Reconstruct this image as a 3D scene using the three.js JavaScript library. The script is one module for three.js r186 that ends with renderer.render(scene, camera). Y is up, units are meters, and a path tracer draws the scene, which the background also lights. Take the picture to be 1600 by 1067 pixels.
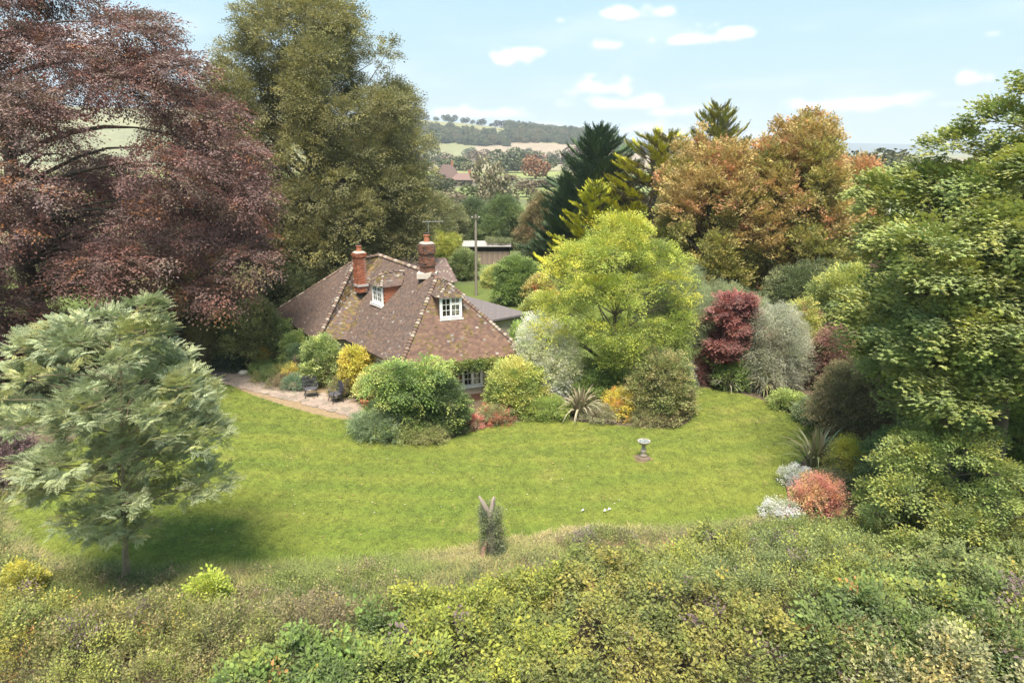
import * as THREE from 'three';
import { mergeGeometries } from 'three/addons/utils/BufferGeometryUtils.js';

// ---------------------------------------------------------------- camera, sky, sun, exposure
const scene = new THREE.Scene();
const camera = new THREE.PerspectiveCamera(53.13, 1024 / 682, 0.1, 20000);
camera.position.set(0, 12.5, 0);
camera.rotation.set(-15.58 * Math.PI / 180, 0, 0);
const renderer = new THREE.WebGLRenderer({ antialias: true });
renderer.toneMapping = THREE.LinearToneMapping;
const EXPOSURE = 2.4;
renderer.toneMappingExposure = EXPOSURE;
renderer.shadowMap.enabled = true;
const sun = new THREE.DirectionalLight(new THREE.Color(1, 0.91, 0.78), 4.4);
sun.position.set(-4, 110, 14);
sun.target.position.set(0, 0, -32);
sun.castShadow = true; sun.shadow.radius = 46; sun.shadow.mapSize.set(4096, 4096);
Object.assign(sun.shadow.camera, { left: -60, right: 60, top: 60, bottom: -60, near: 1, far: 300 });
scene.add(sun, sun.target);

// ---------------------------------------------------------------- random numbers and noise
function rng(seed) { let a = seed >>> 0; return () => { a = (a + 0x6D2B79F5) | 0; let t = Math.imul(a ^ (a >>> 15), 1 | a); t = (t + Math.imul(t ^ (t >>> 7), 61 | t)) ^ t; return ((t ^ (t >>> 14)) >>> 0) / 4294967296; }; }
function hash3(x, y, z) { let h = Math.imul(x, 374761393) + Math.imul(y, 668265263) + Math.imul(z, 2147483647 ^ 0x5bd1e995); h = Math.imul(h ^ (h >>> 13), 1274126177); return ((h ^ (h >>> 16)) >>> 0) / 4294967296; }
function noise(x, y, z = 0) {
  const xi = Math.floor(x), yi = Math.floor(y), zi = Math.floor(z), fx = x - xi, fy = y - yi, fz = z - zi;
  const u = fx * fx * (3 - 2 * fx), v = fy * fy * (3 - 2 * fy), w = fz * fz * (3 - 2 * fz), L = (a, b, t) => a + (b - a) * t;
  return L(L(L(hash3(xi, yi, zi), hash3(xi + 1, yi, zi), u), L(hash3(xi, yi + 1, zi), hash3(xi + 1, yi + 1, zi), u), v), L(L(hash3(xi, yi, zi + 1), hash3(xi + 1, yi, zi + 1), u), L(hash3(xi, yi + 1, zi + 1), hash3(xi + 1, yi + 1, zi + 1), u), v), w);
}
function fbm(x, y, z = 0, o = 4) { let s = 0, a = 0.5, n = 0; for (let i = 0; i < o; i++) { s += a * noise(x, y, z); n += a; x = x * 2.03 + 17.1; y = y * 2.03 + 5.3; z = z * 2.03 + 9.7; a *= 0.5; } return s / n; }
const clamp = (x, a = 0, b = 1) => Math.min(b, Math.max(a, x));
const smooth = (a, b, x) => { const t = clamp((x - a) / (b - a)); return t * t * (3 - 2 * t); };
const lerp = (a, b, t) => a + (b - a) * t;
function table(pts, x) { if (x <= pts[0][0]) return pts[0][1]; for (let i = 1; i < pts.length; i++) if (x <= pts[i][0]) return lerp(pts[i - 1][1], pts[i][1], (x - pts[i - 1][0]) / (pts[i][0] - pts[i - 1][0])); return pts[pts.length - 1][1]; }
const V = (x, y, z) => new THREE.Vector3(x, y, z);

// ---------------------------------------------------------------- sky: pale blue air with small flat-based clouds
{
  const W = 2048, Hh = 1024, data = new Float32Array(W * Hh * 4);
  // azimuth and height in degrees, half width, half height, strength
  const clouds = [[9.0, 9.9, 3.3, 0.8, 1], [7.4, 7.8, 2.2, 0.5, 0.8], [12.9, 7.9, 2.6, 0.6, 1], [16.4, 8.2, 2.1, 0.8, 1], [0.6, 6.8, 2.6, 0.8, 1], [7.0, 4.6, 2.8, 1.0, 0.9], [9.3, 3.5, 4.5, 0.7, 0.9], [12.5, 2.9, 3.0, 0.6, 0.8], [25.6, 3.1, 4.1, 0.8, 0.9], [31.1, 3.0, 2.6, 0.3, 0.7], [32.2, 4.6, 0.9, 0.6, 0.9], [-22.0, 5.3, 2.1, 1.0, 1], [-3.1, 2.7, 4.6, 0.7, 0.8], [5.1, 1.5, 9.7, 0.7, 0.7], [33.1, 7.3, 0.6, 0.12, 0.6], [3.5, 9.6, 0.6, 0.2, 0.8], [-31.4, 6.0, 5.5, 1.9, 0.9], [19.8, 1.0, 7.7, 0.5, 0.6]];
  const r = rng(5);
  for (let i = 0; i < 110; i++) { const az = 40 + r() * 275, el = 1 + Math.pow(r(), 1.3) * 60, w = 2 + r() * 5; clouds.push([az > 180 ? az - 360 : az, el, w, w * (0.2 + r() * 0.15) * (1 + el / 40), 0.7 + r() * 0.3]); }
  for (let i = 0; i < 34; i++) clouds.push([-38 + r() * 76, 15 + r() * 50, 2 + r() * 4, 0.9 + r() * 1.2, 0.7 + r() * 0.3]);
  for (let j = 0; j < Hh; j++) {
    const el = ((j + 0.5) / Hh - 0.5) * 180;
    const t = clamp(el, 0, 90), k = 1 - Math.exp(-t / 9), k2 = 1 - Math.exp(-t / 34);
    const near = clouds.filter((c) => Math.abs(el - c[1]) < c[3] * 3 + 0.5);
    for (let i = 0; i < W; i++) {
      const th = ((i + 0.5) / W - 0.5) * 2 * Math.PI, az = Math.atan2(Math.cos(th), -Math.sin(th)) * 180 / Math.PI;
      let R = lerp(lerp(0.88, 0.58, k), 0.33, k2 * 0.7), Gg = lerp(lerp(1.0, 0.9, k), 0.64, k2 * 0.7), B = lerp(lerp(1.05, 1.07, k), 0.98, k2 * 0.7);
      let c = 0, under = 0;
      for (const q of near) {
        let dx = az - q[0]; if (dx > 180) dx -= 360; if (dx < -180) dx += 360; dx *= Math.cos(el * Math.PI / 180);
        if (Math.abs(dx) > q[2] * 2) continue;
        const dy = el - q[1], e = Math.hypot(dx / q[2], dy / (dy > 0 ? q[3] : q[3] * 0.55));
        const n = fbm(az * 1.1 / Math.sqrt(q[2]) + q[0], el * 2.2 / Math.sqrt(q[2]) + q[1], 3, 5) - 0.5;
        const d = smooth(0.0, 0.75, 1 - e + n * 2.3) * q[4];
        if (d > c) { c = d; under = clamp(-dy / q[3] + 0.2); }
      }
      const wisp = smooth(0.5, 0.8, fbm(az / 9 + 40, el / 2.2, 8, 5)) * 0.18 * smooth(0, 3, el) * (1 - smooth(30, 60, el));
      c = clamp(Math.max(c, wisp));
      const b = lerp(1.4, 0.88, under) * (0.94 + 0.12 * fbm(az * 0.9, el * 1.8, 5, 4));
      R = lerp(R, b, c); Gg = lerp(Gg, b * 0.995, c); B = lerp(B, b * 1.0, c);
      const o = (j * W + i) * 4;
      data[o] = R / EXPOSURE; data[o + 1] = Gg / EXPOSURE; data[o + 2] = B / EXPOSURE; data[o + 3] = 1;
    }
  }
  const tex = new THREE.DataTexture(data, W, Hh, THREE.RGBAFormat, THREE.FloatType);
  tex.mapping = THREE.EquirectangularReflectionMapping; tex.magFilter = THREE.LinearFilter; tex.needsUpdate = true;
  scene.background = tex; scene.environment = tex;
}

// ---------------------------------------------------------------- naming helpers
const taken = new Map();
function numbered(name) { const k = taken.get(name) ?? 0; taken.set(name, k + 1); return k ? `${name}_${String(k).padStart(3, '0')}` : name; }
function tag(o, label, category, group) { o.userData.label = label; o.userData.category = category; if (group) o.userData.group = group; return o; }
function thing(name, label, category, pos = [0, 0, 0], group) { const o = new THREE.Group(); o.name = numbered(name); o.position.set(...pos); scene.add(o); return tag(o, label, category, group); }
function part(name, geo, mat, parent) { const m = new THREE.Mesh(geo, mat); m.name = name; m.castShadow = m.receiveShadow = true; parent.add(m); return m; }
function structure(name, geo, mat) { const m = new THREE.Mesh(geo, mat); m.name = numbered(name); m.userData.kind = 'structure'; m.castShadow = m.receiveShadow = true; scene.add(m); return m; }

// ---------------------------------------------------------------- materials
function noiseTexture(size, fn, srgb = true, rep = null) {
  const d = new Uint8Array(size * size * 4);
  for (let j = 0; j < size; j++) for (let i = 0; i < size; i++) { const c = fn(i / size, j / size), o = (j * size + i) * 4; for (let k = 0; k < 3; k++) { let v = clamp(c[k]); if (srgb) v = v <= 0.0031308 ? v * 12.92 : 1.055 * Math.pow(v, 1 / 2.4) - 0.055; d[o + k] = Math.round(v * 255); } d[o + 3] = 255; }
  const t = new THREE.DataTexture(d, size, size); t.magFilter = t.minFilter = THREE.LinearFilter; t.wrapS = t.wrapT = THREE.RepeatWrapping;
  if (srgb) t.colorSpace = THREE.SRGBColorSpace; if (rep) t.repeat.set(rep, rep); t.needsUpdate = true; return t;
}
const lin = (r, g, b) => new THREE.Color().setRGB(r, g, b);
const leafMat = new THREE.MeshPhysicalMaterial({ color: 0xffffff, roughness: 0.95, transmission: 0.36, thickness: 0, vertexColors: true, side: THREE.DoubleSide });
const waxyMat = new THREE.MeshStandardMaterial({ color: 0xffffff, roughness: 0.5, vertexColors: true, side: THREE.DoubleSide });
const needleMat = new THREE.MeshStandardMaterial({ color: 0xffffff, roughness: 0.85, vertexColors: true, side: THREE.DoubleSide });
const barkTex = noiseTexture(256, (u, v) => { const n = fbm(u * 22, v * 6, 1, 4), m = fbm(u * 5, v * 5, 7, 3), k = 0.45 + n * 0.7; return [0.17 * k * (0.8 + m * 0.5), 0.145 * k * (0.8 + m * 0.5), 0.11 * k * (0.85 + m * 0.3)]; });
const barkBump = noiseTexture(256, (u, v) => { const n = fbm(u * 26, v * 5, 2, 4); return [n, n, n]; }, false);
const darkBark = new THREE.MeshStandardMaterial({ color: lin(0.45, 0.4, 0.4), map: barkTex, roughness: 0.95 });
const barkMat = new THREE.MeshStandardMaterial({ map: barkTex, bumpMap: barkBump, bumpScale: 0.03, roughness: 0.95 });
const paleBark = new THREE.MeshStandardMaterial({ color: lin(1.9, 1.75, 1.6), map: barkTex, bumpMap: barkBump, bumpScale: 0.015, roughness: 0.95 });
const twigMat = new THREE.MeshStandardMaterial({ color: lin(0.17, 0.13, 0.085), roughness: 1 });
const white = new THREE.MeshStandardMaterial({ color: lin(0.8, 0.8, 0.78), roughness: 0.45 });
const glass = new THREE.MeshPhysicalMaterial({ color: 0xffffff, roughness: 0.02, transmission: 1, thickness: 0, ior: 1.5 });
const soilTex = noiseTexture(512, (u, v) => { const n = fbm(u * 40, v * 40, 3, 5), m = fbm(u * 6, v * 6, 4, 3); const k = 0.5 + n; return [0.075 * k + 0.03 * m, 0.055 * k + 0.025 * m, 0.035 * k + 0.012 * m]; });
const soilMat = new THREE.MeshStandardMaterial({ map: soilTex, roughness: 1, bumpMap: soilTex, bumpScale: 0.06 });

// ---------------------------------------------------------------- leaf sprigs: local y runs along the twig, local z faces up
class Tris {
  constructor() { this.p = []; this.c = []; }
  tri(a, b, c, k) { this.p.push(a.x, a.y, a.z, b.x, b.y, b.z, c.x, c.y, c.z); for (let i = 0; i < 3; i++) this.c.push(k[0], k[1], k[2]); }
  geo() { const g = new THREE.BufferGeometry(); g.setAttribute('position', new THREE.Float32BufferAttribute(this.p, 3)); g.setAttribute('color', new THREE.Float32BufferAttribute(this.c, 3)); g.computeVertexNormals(); return g; }
}
function leaf(T, pos, dir, nrm, l, w, shape, k) {
  const d = dir.clone().normalize(), s = new THREE.Vector3().crossVectors(d, nrm).normalize(), n = new THREE.Vector3().crossVectors(s, d);
  const at = (y, x, z) => pos.clone().addScaledVector(d, y * l).addScaledVector(s, x * w).addScaledVector(n, z * w);
  if (shape === 'oval') {
    const b = at(0, 0, 0), m = at(0.5, 0, -0.05), t = at(1, 0, -0.3), r1 = at(0.3, 0.5, 0.12), r2 = at(0.7, 0.4, 0.02), l1 = at(0.3, -0.5, 0.12), l2 = at(0.7, -0.4, 0.02);
    T.tri(b, r1, m, k); T.tri(r1, r2, m, k); T.tri(r2, t, m, k); T.tri(b, m, l1, k); T.tri(l1, m, l2, k); T.tri(l2, m, t, k);
  } else if (shape === 'palm') {
    const c = at(0.3, 0, 0), e = [[0, -0.12], [-0.05, -0.55], [0.28, -0.32], [0.62, -0.62], [0.62, -0.22], [1, 0], [0.62, 0.22], [0.62, 0.62], [0.28, 0.32], [-0.05, 0.55], [0, 0.12]].map(([y, x]) => at(y, x, -Math.abs(x) * 0.35 - (y > 0.5 ? (y - 0.5) * 0.4 : 0)));
    for (let i = 0; i < e.length - 1; i++) T.tri(c, e[i + 1], e[i], k);
  } else {
    const b = at(0, 0, 0), t = at(1, 0, -0.1), r = at(0.45, 0.5, 0.14), q = at(0.45, -0.5, 0.14);
    T.tri(b, r, t, k); T.tri(b, t, q, k);
  }
}
// kinds of sprig
function twigSprig(seed, { n = 14, L = 0.4, l = 0.08, w = 0.05, droop = 0.1, flat = 0.6, lat = 0.9, shape = 'diamond', vary = 0.3, side = 0, width = 0.12 }) {
  const r = rng(seed), T = new Tris();
  for (let i = 0; i < n; i++) {
    const t = (i + 0.7) / n, sgn = i % 2 ? 1 : -1, arm = side ? (i % 3 - 1) : 0;
    const pos = V(arm * side * t + (r() - 0.5) * width, L * t - Math.abs(arm) * side * 0.3 * t, -droop * t * t + (r() - 0.5) * width);
    const end = i > n - 3;
    const dir = V(sgn * lat * (0.4 + r()) * (end ? 0.3 : 1) + arm * 0.4, 0.5 + r() * 0.5, (r() - 0.5) * 0.9 - droop * t);
    const nrm = V((r() - 0.5) * 2 * (1 - flat), (r() - 0.5) * 2 * (1 - flat), 0.25 + flat);
    const k = 1 + (r() - 0.5) * 2 * vary, s = 0.7 + r() * 0.6;
    leaf(T, pos, dir, nrm, l * s, w * s, shape, [k * (0.97 + r() * 0.06), k, k * (0.9 + r() * 0.2)]);
  }
  return T.geo();
}
function featherSprig(seed, { fronds = 5, L = 0.4, pairs = 8, l = 0.07, w = 0.022, droop = 0.12, fan = 1.1, vary = 0.2 }) {
  const r = rng(seed), T = new Tris();
  for (let f = 0; f < fronds; f++) {
    const a = ((f + 0.5) / fronds - 0.5) * 2 * fan + (r() - 0.5) * 0.3, tilt = (r() - 0.35) * 0.7, len = L * (0.75 + r() * 0.45), k0 = 1 + (r() - 0.5) * 2 * vary;
    const d = V(Math.sin(a), Math.cos(a), tilt).normalize(), s = new THREE.Vector3().crossVectors(d, V(0, 0, 1)).normalize(), b = V((r() - 0.5) * 0.06, r() * 0.1, (r() - 0.5) * 0.06);
    for (let i = 0; i < pairs; i++) {
      const t = (i + 0.6) / pairs, p = b.clone().addScaledVector(d, len * t); p.z -= droop * t * t;
      for (const q of [-1, 1]) { const sz = Math.sin(Math.PI * (0.12 + 0.8 * t)) * (0.8 + r() * 0.3), k = k0 * (0.9 + r() * 0.2); leaf(T, p, s.clone().multiplyScalar(q).addScaledVector(d, 0.45).add(V(0, 0, -0.15 * r())), V((r() - .5) * .5, (r() - .5) * .5, 1), l * sz, w * (0.7 + 0.5 * sz), 'diamond', [k, k, k]); }
    }
  }
  return T.geo();
}
function spraySprig(seed, { L = 0.6, n = 9, l = 0.26, w = 0.07, lift = 0.25, vary = 0.2 }) {   // flattened conifer fan
  const r = rng(seed), T = new Tris();
  for (let i = 0; i < n; i++) {
    const t = (i + 0.3) / n, p = V(0, L * t, lift * t * t);
    for (const q of [-1, 1]) { const k = 1 + (r() - 0.5) * 2 * vary, s = (1.15 - t * 0.6) * (0.8 + r() * 0.4); leaf(T, p, V(q * (0.85 - t * 0.3), 0.75, lift * 0.8 + (r() - 0.5) * 0.4), V((r() - .5) * 0.5, (r() - .5) * 0.3, 1), l * s, w * s, 'diamond', [k, k, k]); }
  }
  leaf(T, V(0, L * 0.8, lift * 0.6), V(0, 1, lift), V(0, 0, 1), l, w, 'diamond', [1, 1, 1]);
  return T.geo();
}
function tuftSprig(seed, { n = 10, h = 0.06, w = 0.008, spread = 0.05, lean = 0.6, vary = 0.25 }) {   // grass; local y up
  const r = rng(seed), T = new Tris();
  for (let i = 0; i < n; i++) {
    const a = r() * 6.283, x = Math.cos(a), z = Math.sin(a), s = Math.sqrt(r()) * spread, hh = h * (0.6 + r() * 0.7), ln = lean * (0.3 + r()) * hh, k = 1 + (r() - 0.5) * 2 * vary, ww = w * (0.7 + r() * 0.6);
    const b0 = V(x * s - z * ww, 0, z * s + x * ww), b1 = V(x * s + z * ww, 0, z * s - x * ww), m = V(x * (s + ln * 0.35), hh * 0.6, z * (s + ln * 0.35)), t = V(x * (s + ln), hh, z * (s + ln));
    const m0 = m.clone().add(V(-z * ww * 0.8, 0, x * ww * 0.8)), m1 = m.clone().add(V(z * ww * 0.8, 0, -x * ww * 0.8)), c = [k * (1 + (r() - 0.5) * 0.15), k, k];
    T.tri(b0, b1, m0, c); T.tri(b1, m1, m0, c); T.tri(m0, m1, t, c);
  }
  return T.geo();
}
const two = (fn, seed, o) => [fn(seed, o), fn(seed + 1, o), fn(seed + 2, o)];
const SPRIG = {
  beech: two(twigSprig, 100, { n: 32, L: 0.9, l: 0.12, w: 0.08, droop: 0.45, flat: 0.35, side: 0.35, width: 0.16 }),
  oak: two(twigSprig, 110, { n: 32, L: 0.8, l: 0.13, w: 0.07, droop: 0.25, flat: 0.4, side: 0.35, width: 0.24 }),
  sycamore: two(twigSprig, 120, { vary: 0.2, n: 26, L: 0.5, l: 0.115, w: 0.115, droop: 0.16, flat: 0.75, side: 0.28, width: 0.24, shape: 'palm' }),
  maple: two(twigSprig, 130, { n: 20, L: 0.6, l: 0.15, w: 0.13, droop: 0.15, flat: 0.5, side: 0.3, width: 0.28, shape: 'palm' }),
  japan: two(twigSprig, 140, { n: 26, L: 0.4, l: 0.085, w: 0.075, droop: 0.05, flat: 0.9, side: 0.3, width: 0.14, shape: 'palm' }),
  broad: two(twigSprig, 150, { n: 16, L: 0.32, l: 0.09, w: 0.055, droop: 0.06, flat: 0.5, side: 0.12, width: 0.16 }),
  hedge: two(twigSprig, 160, { n: 13, L: 0.3, l: 0.075, w: 0.052, droop: 0.05, flat: 0.5, side: 0.1, width: 0.16, shape: 'oval', vary: 0.4 }),
  hedgeSmall: two(twigSprig, 165, { n: 20, L: 0.32, l: 0.056, w: 0.034, droop: 0.05, flat: 0.4, side: 0.12, width: 0.16, vary: 0.4 }),
  bramble: two(twigSprig, 170, { n: 13, L: 0.4, l: 0.085, w: 0.062, droop: 0.16, flat: 0.7, side: 0.12, width: 0.18, shape: 'oval', vary: 0.35 }),
  small: two(twigSprig, 180, { n: 26, L: 0.3, l: 0.05, w: 0.03, droop: 0.04, flat: 0.4, side: 0.12, width: 0.13 }),
  willow: two(twigSprig, 190, { n: 24, L: 0.45, l: 0.085, w: 0.017, droop: 0.2, flat: 0.3, lat: 0.5, side: 0.12, width: 0.1 }),
  mimosa: two(featherSprig, 200, { fronds: 5, L: 0.24, pairs: 7, l: 0.07, w: 0.032, droop: 0.05, fan: 1.4, vary: 0.3 }),
  robinia: two(twigSprig, 210, { n: 34, L: 0.5, l: 0.085, w: 0.05, droop: 0.22, flat: 0.45, side: 0.26, width: 0.2, vary: 0.3 }),
  cypress: two(spraySprig, 220, { L: 0.7, n: 13, l: 0.17, w: 0.055 }),
  lawn: two(tuftSprig, 230, { n: 14, h: 0.032, w: 0.0045, spread: 0.12, lean: 1.0 }),
  rough: two(tuftSprig, 240, { n: 16, h: 0.2, w: 0.009, spread: 0.14, lean: 1.4, vary: 0.4 }),
};

// ---------------------------------------------------------------- foliage placing
const UPV = V(0, 1, 0), tmpM = new THREE.Matrix4();
function placeMatrix(pos, dir, roll, s) {   // local y along dir, local z as near to up as it can be, then rolled
  const y = dir.clone().normalize(); let x = new THREE.Vector3().crossVectors(y, UPV); if (x.lengthSq() < 1e-4) x.set(1, 0, 0); x.normalize();
  let z = new THREE.Vector3().crossVectors(x, y); const c = Math.cos(roll), sn = Math.sin(roll);
  const x2 = x.clone().multiplyScalar(c).addScaledVector(z, sn), z2 = z.clone().multiplyScalar(c).addScaledVector(x, -sn);
  return new THREE.Matrix4().makeBasis(x2.multiplyScalar(s), y.multiplyScalar(s), z2.multiplyScalar(s)).setPosition(pos);
}
let copies = 0;
const LEAF = 1.45;   // the palettes below are in relative units
function foliage(name, parent, geos, mat, items) {
  const buckets = geos.map(() => []);
  items.forEach((it, i) => buckets[i % geos.length].push(it));
  const off = new THREE.Matrix4().makeTranslation(-parent.position.x, -parent.position.y, -parent.position.z);
  buckets.forEach((b, g) => {
    if (!b.length) return;
    const im = new THREE.InstancedMesh(geos[g], mat, b.length);
    b.forEach((it, i) => { im.setMatrixAt(i, tmpM.multiplyMatrices(off, it.m)); im.setColorAt(i, it.c); });
    im.name = name; im.userData.kind = 'stuff'; im.castShadow = im.receiveShadow = true; parent.add(im); copies += b.length;
  });
}
function palette(r, list, pos, scale, seed = 0, jit = 0.16) {   // patches of leaf colour, with a scatter of single sprigs
  let n = clamp((fbm(pos.x / scale + seed, pos.y / scale + 3.1, pos.z / scale + 7.7, 3) - 0.5) * 2.6 + 0.5 + (r() - 0.5) * 0.45, 0, 0.9999);
  let tot = 0; for (const c of list) tot += c[3] ?? 1; let a = n * tot, pick = list[list.length - 1];
  for (const c of list) { a -= c[3] ?? 1; if (a < 0) { pick = c; break; } }
  const k = LEAF * (1 + (r() - 0.5) * 2 * jit); return lin(pick[0] * k * (1 + (r() - 0.5) * 0.1), pick[1] * k, pick[2] * k * (1 + (r() - 0.5) * 0.2));
}
function inView(p, m = 1.18) { const d = -p.z, a = p.y - 12.5, Z = d * 0.9633 - a * 0.2686; return Z > 2 && Math.abs(p.x / Z) < 0.75 * m + 2 / Z; }
function crownItems(r, lobes, o) {
  const { den = 6, up = 0.5, out = 0.5, jit = 0.5, shell = [0.55, 1.05], roll = 0.6, scale = [0.75, 1.25], axis = null, colors, patch = 2.5, seed = 0, tintFn = null, low = -1 } = o, items = [];
  for (const b of lobes) {
    const rr = typeof b.r === 'number' ? [b.r, b.r, b.r] : b.r, area = 4 * Math.PI * Math.pow((rr[0] * rr[1] + rr[0] * rr[2] + rr[1] * rr[2]) / 3, 1);
    const n = Math.round(den * area * (b.k ?? 1));
    for (let i = 0; i < n; i++) {
      let d; do { d = V(r() * 2 - 1, r() * 2 - 1, r() * 2 - 1); } while (d.lengthSq() > 1 || d.lengthSq() < 0.02); d.normalize();
      if (d.y < low) d.y = -d.y;
      if (d.y < -0.25 && r() < 0.45) d.y *= -1;
      const s = lerp(shell[0], shell[1], Math.pow(r(), 0.6)), p = V(b.c.x + d.x * rr[0] * s, b.c.y + d.y * rr[1] * s, b.c.z + d.z * rr[2] * s);
      if (p.y < 0.03) continue;
      const dir = d.clone().addScaledVector(UPV, up).add(V((r() - 0.5) * jit * 2, (r() - 0.5) * jit * 2, (r() - 0.5) * jit * 2));
      if (axis) { const q = V(p.x - axis[0], 0, p.z - axis[1]).normalize(); dir.addScaledVector(q, out); }
      const c = tintFn ? tintFn(r, p, b) : palette(r, b.colors ?? colors, p, patch, seed);
      items.push({ m: placeMatrix(p, dir, (r() - 0.5) * 2 * roll, lerp(scale[0], scale[1], r())), c });
    }
  }
  return items;
}
function profileLobes(r, [ax, az], prof, n, R, { squash = 0.75, inner = 0.25, keep = null, vary = 0.35, deep = 1 } = {}) {
  const y0 = prof[0][0], y1 = prof[prof.length - 1][0], cdf = []; let acc = 0;
  for (let i = 0; i <= 100; i++) { acc += table(prof, lerp(y0, y1, i / 100)) + 0.3; cdf.push(acc); }
  const lobes = [];
  for (let i = 0; i < n; i++) {
    const q = (i + r()) / n * acc; let k = cdf.findIndex((c) => c >= q); const y = lerp(y0, y1, (k + r() - 0.5) / 100), a = i * 2.39996 + (r() - 0.5) * 0.9;
    const rad = table(prof, y) * (0.8 + 0.42 * fbm(Math.cos(a) * 1.6 + ax, Math.sin(a) * 1.6 + az, y * 4 / (y1 - y0), 2)), lr = R * (1 + (r() - 0.5) * 2 * vary), rho = Math.max(0, rad - lr * 0.75) * (r() < inner ? Math.sqrt(r()) : 0.86 + r() * 0.22);
    const c = V(ax + Math.cos(a) * rho, y, az + Math.sin(a) * rho * deep);
    if (!inView(c, 1.25) || (keep && !keep(c))) continue;
    lobes.push({ c, r: [lr, lr * squash, lr] });
  }
  return lobes;
}
// tapered wandering tube; uv in metres
function tube(pts, radii, sides = 7, wob = 0) {
  const pos = [], uv = [], idx = [], n = pts.length; let len = 0;
  let nx = V(1, 0, 0);
  for (let i = 0; i < n; i++) {
    const t = pts[Math.min(n - 1, i + 1)].clone().sub(pts[Math.max(0, i - 1)]).normalize();
    nx = nx.clone().addScaledVector(t, -nx.dot(t)); if (nx.lengthSq() < 1e-4) nx = V(0, 0, 1).addScaledVector(t, -t.z); nx.normalize();
    const bx = new THREE.Vector3().crossVectors(t, nx); if (i) len += pts[i].distanceTo(pts[i - 1]);
    for (let k = 0; k <= sides; k++) { const a = k / sides * Math.PI * 2, w = 1 + wob * (noise(Math.cos(a) * 2 + 5, Math.sin(a) * 2, i * 0.7) - 0.5), R = radii[i] * w; const p = pts[i].clone().addScaledVector(nx, Math.cos(a) * R).addScaledVector(bx, Math.sin(a) * R); pos.push(p.x, p.y, p.z); uv.push(k / sides * Math.max(0.3, radii[0] * 6), len); }
  }
  for (let i = 0; i < n - 1; i++) for (let k = 0; k < sides; k++) { const a = i * (sides + 1) + k, b = a + sides + 1; idx.push(a, a + 1, b, a + 1, b + 1, b); }
  const c0 = pos.length / 3; pos.push(pts[n - 1].x, pts[n - 1].y, pts[n - 1].z); uv.push(0, len); for (let k = 0; k < sides; k++) idx.push((n - 1) * (sides + 1) + k, (n - 1) * (sides + 1) + k + 1, c0);
  const g = new THREE.BufferGeometry(); g.setAttribute('position', new THREE.Float32BufferAttribute(pos, 3)); g.setAttribute('uv', new THREE.Float32BufferAttribute(uv, 2)); g.setIndex(idx); g.computeVertexNormals(); return g;
}
function limb(r, a, b, r0, r1, sag = 0.15, n = 6) {
  const L = a.distanceTo(b), pts = [], rad = [], j = V((r() - 0.5), (r() - 0.5), (r() - 0.5)).multiplyScalar(L * 0.12);
  for (let i = 0; i <= n; i++) { const t = i / n, p = a.clone().lerp(b, t); p.y += Math.sin(Math.PI * t) * sag * L; p.addScaledVector(j, Math.sin(Math.PI * t)); pts.push(p); rad.push(lerp(r0, r1, Math.pow(t, 0.8))); }
  return tube(pts, rad, r0 > 0.12 ? 7 : 5);
}
// trunk(s), limbs out to the lobes, and the crown
function tree(name, label, category, [bx, bz], o) {
  const r = rng(o.seed), t = thing(name, label, category, [bx, 0, bz], o.group), lobes = o.lobes;
  const stems = o.stems ?? [{ at: [0, 0], top: [0, o.height * 0.85, 0], r0: o.trunk, r1: o.trunk * 0.15 }];
  const lines = stems.map((s) => { const pts = [], rad = [], n = 10, ph = r() * 9; for (let i = 0; i <= n; i++) { const q = i / n; pts.push(V(lerp(s.at[0], s.top[0], q) + (noise(q * 3, ph) - 0.5) * s.r0 * 2 * q, lerp(-0.15, s.top[1], q), lerp(s.at[1], s.top[2], q) + (noise(q * 3, ph + 4) - 0.5) * s.r0 * 2 * q)); rad.push(lerp(s.r0, s.r1, Math.pow(q, 0.75)) * (1 + 0.5 * Math.exp(-q * 14))); } return { pts, rad }; });
  lines.forEach((l) => part('trunk', tube(l.pts, l.rad, 10, 0.25), o.bark ?? barkMat, t));
  const limbs = [];
  for (const b of lobes) {
    if (r() > (o.limbShare ?? 1)) continue;
    const c = b.c.clone().sub(V(bx, 0, bz)); let best = null, bd = 1e9;
    for (const l of lines) for (let i = 2; i < l.pts.length; i++) { const p = l.pts[i], d = Math.hypot(p.x - c.x, p.z - c.z) + Math.abs(p.y - (c.y - Math.hypot(p.x - c.x, p.z - c.z) * (o.rise ?? 0.5))) * 1.2; if (d < bd) { bd = d; best = [p, l.rad[i]]; } }
    limbs.push(limb(r, best[0], c, Math.min(best[1] * 0.55, o.limbMax ?? 0.16), 0.015, o.sag ?? 0.06));
    for (let k = 0; k < (o.twigs ?? 2); k++) { const R = typeof b.r === 'number' ? b.r : b.r[0]; limbs.push(limb(r, c.clone(), c.clone().add(V((r() - 0.5) * 1.8 * R, (r() - 0.4) * 1.2 * R, (r() - 0.5) * 1.8 * R)), 0.02, 0.006, 0.05, 3)); }
  }
  if (limbs.length) part('branches', mergeGeometries(limbs), o.bark ?? barkMat, t);
  foliage('crown', t, o.sprig, o.mat ?? leafMat, crownItems(r, lobes, { axis: [bx, bz], ...o.leaves }));
  return t;
}
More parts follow.
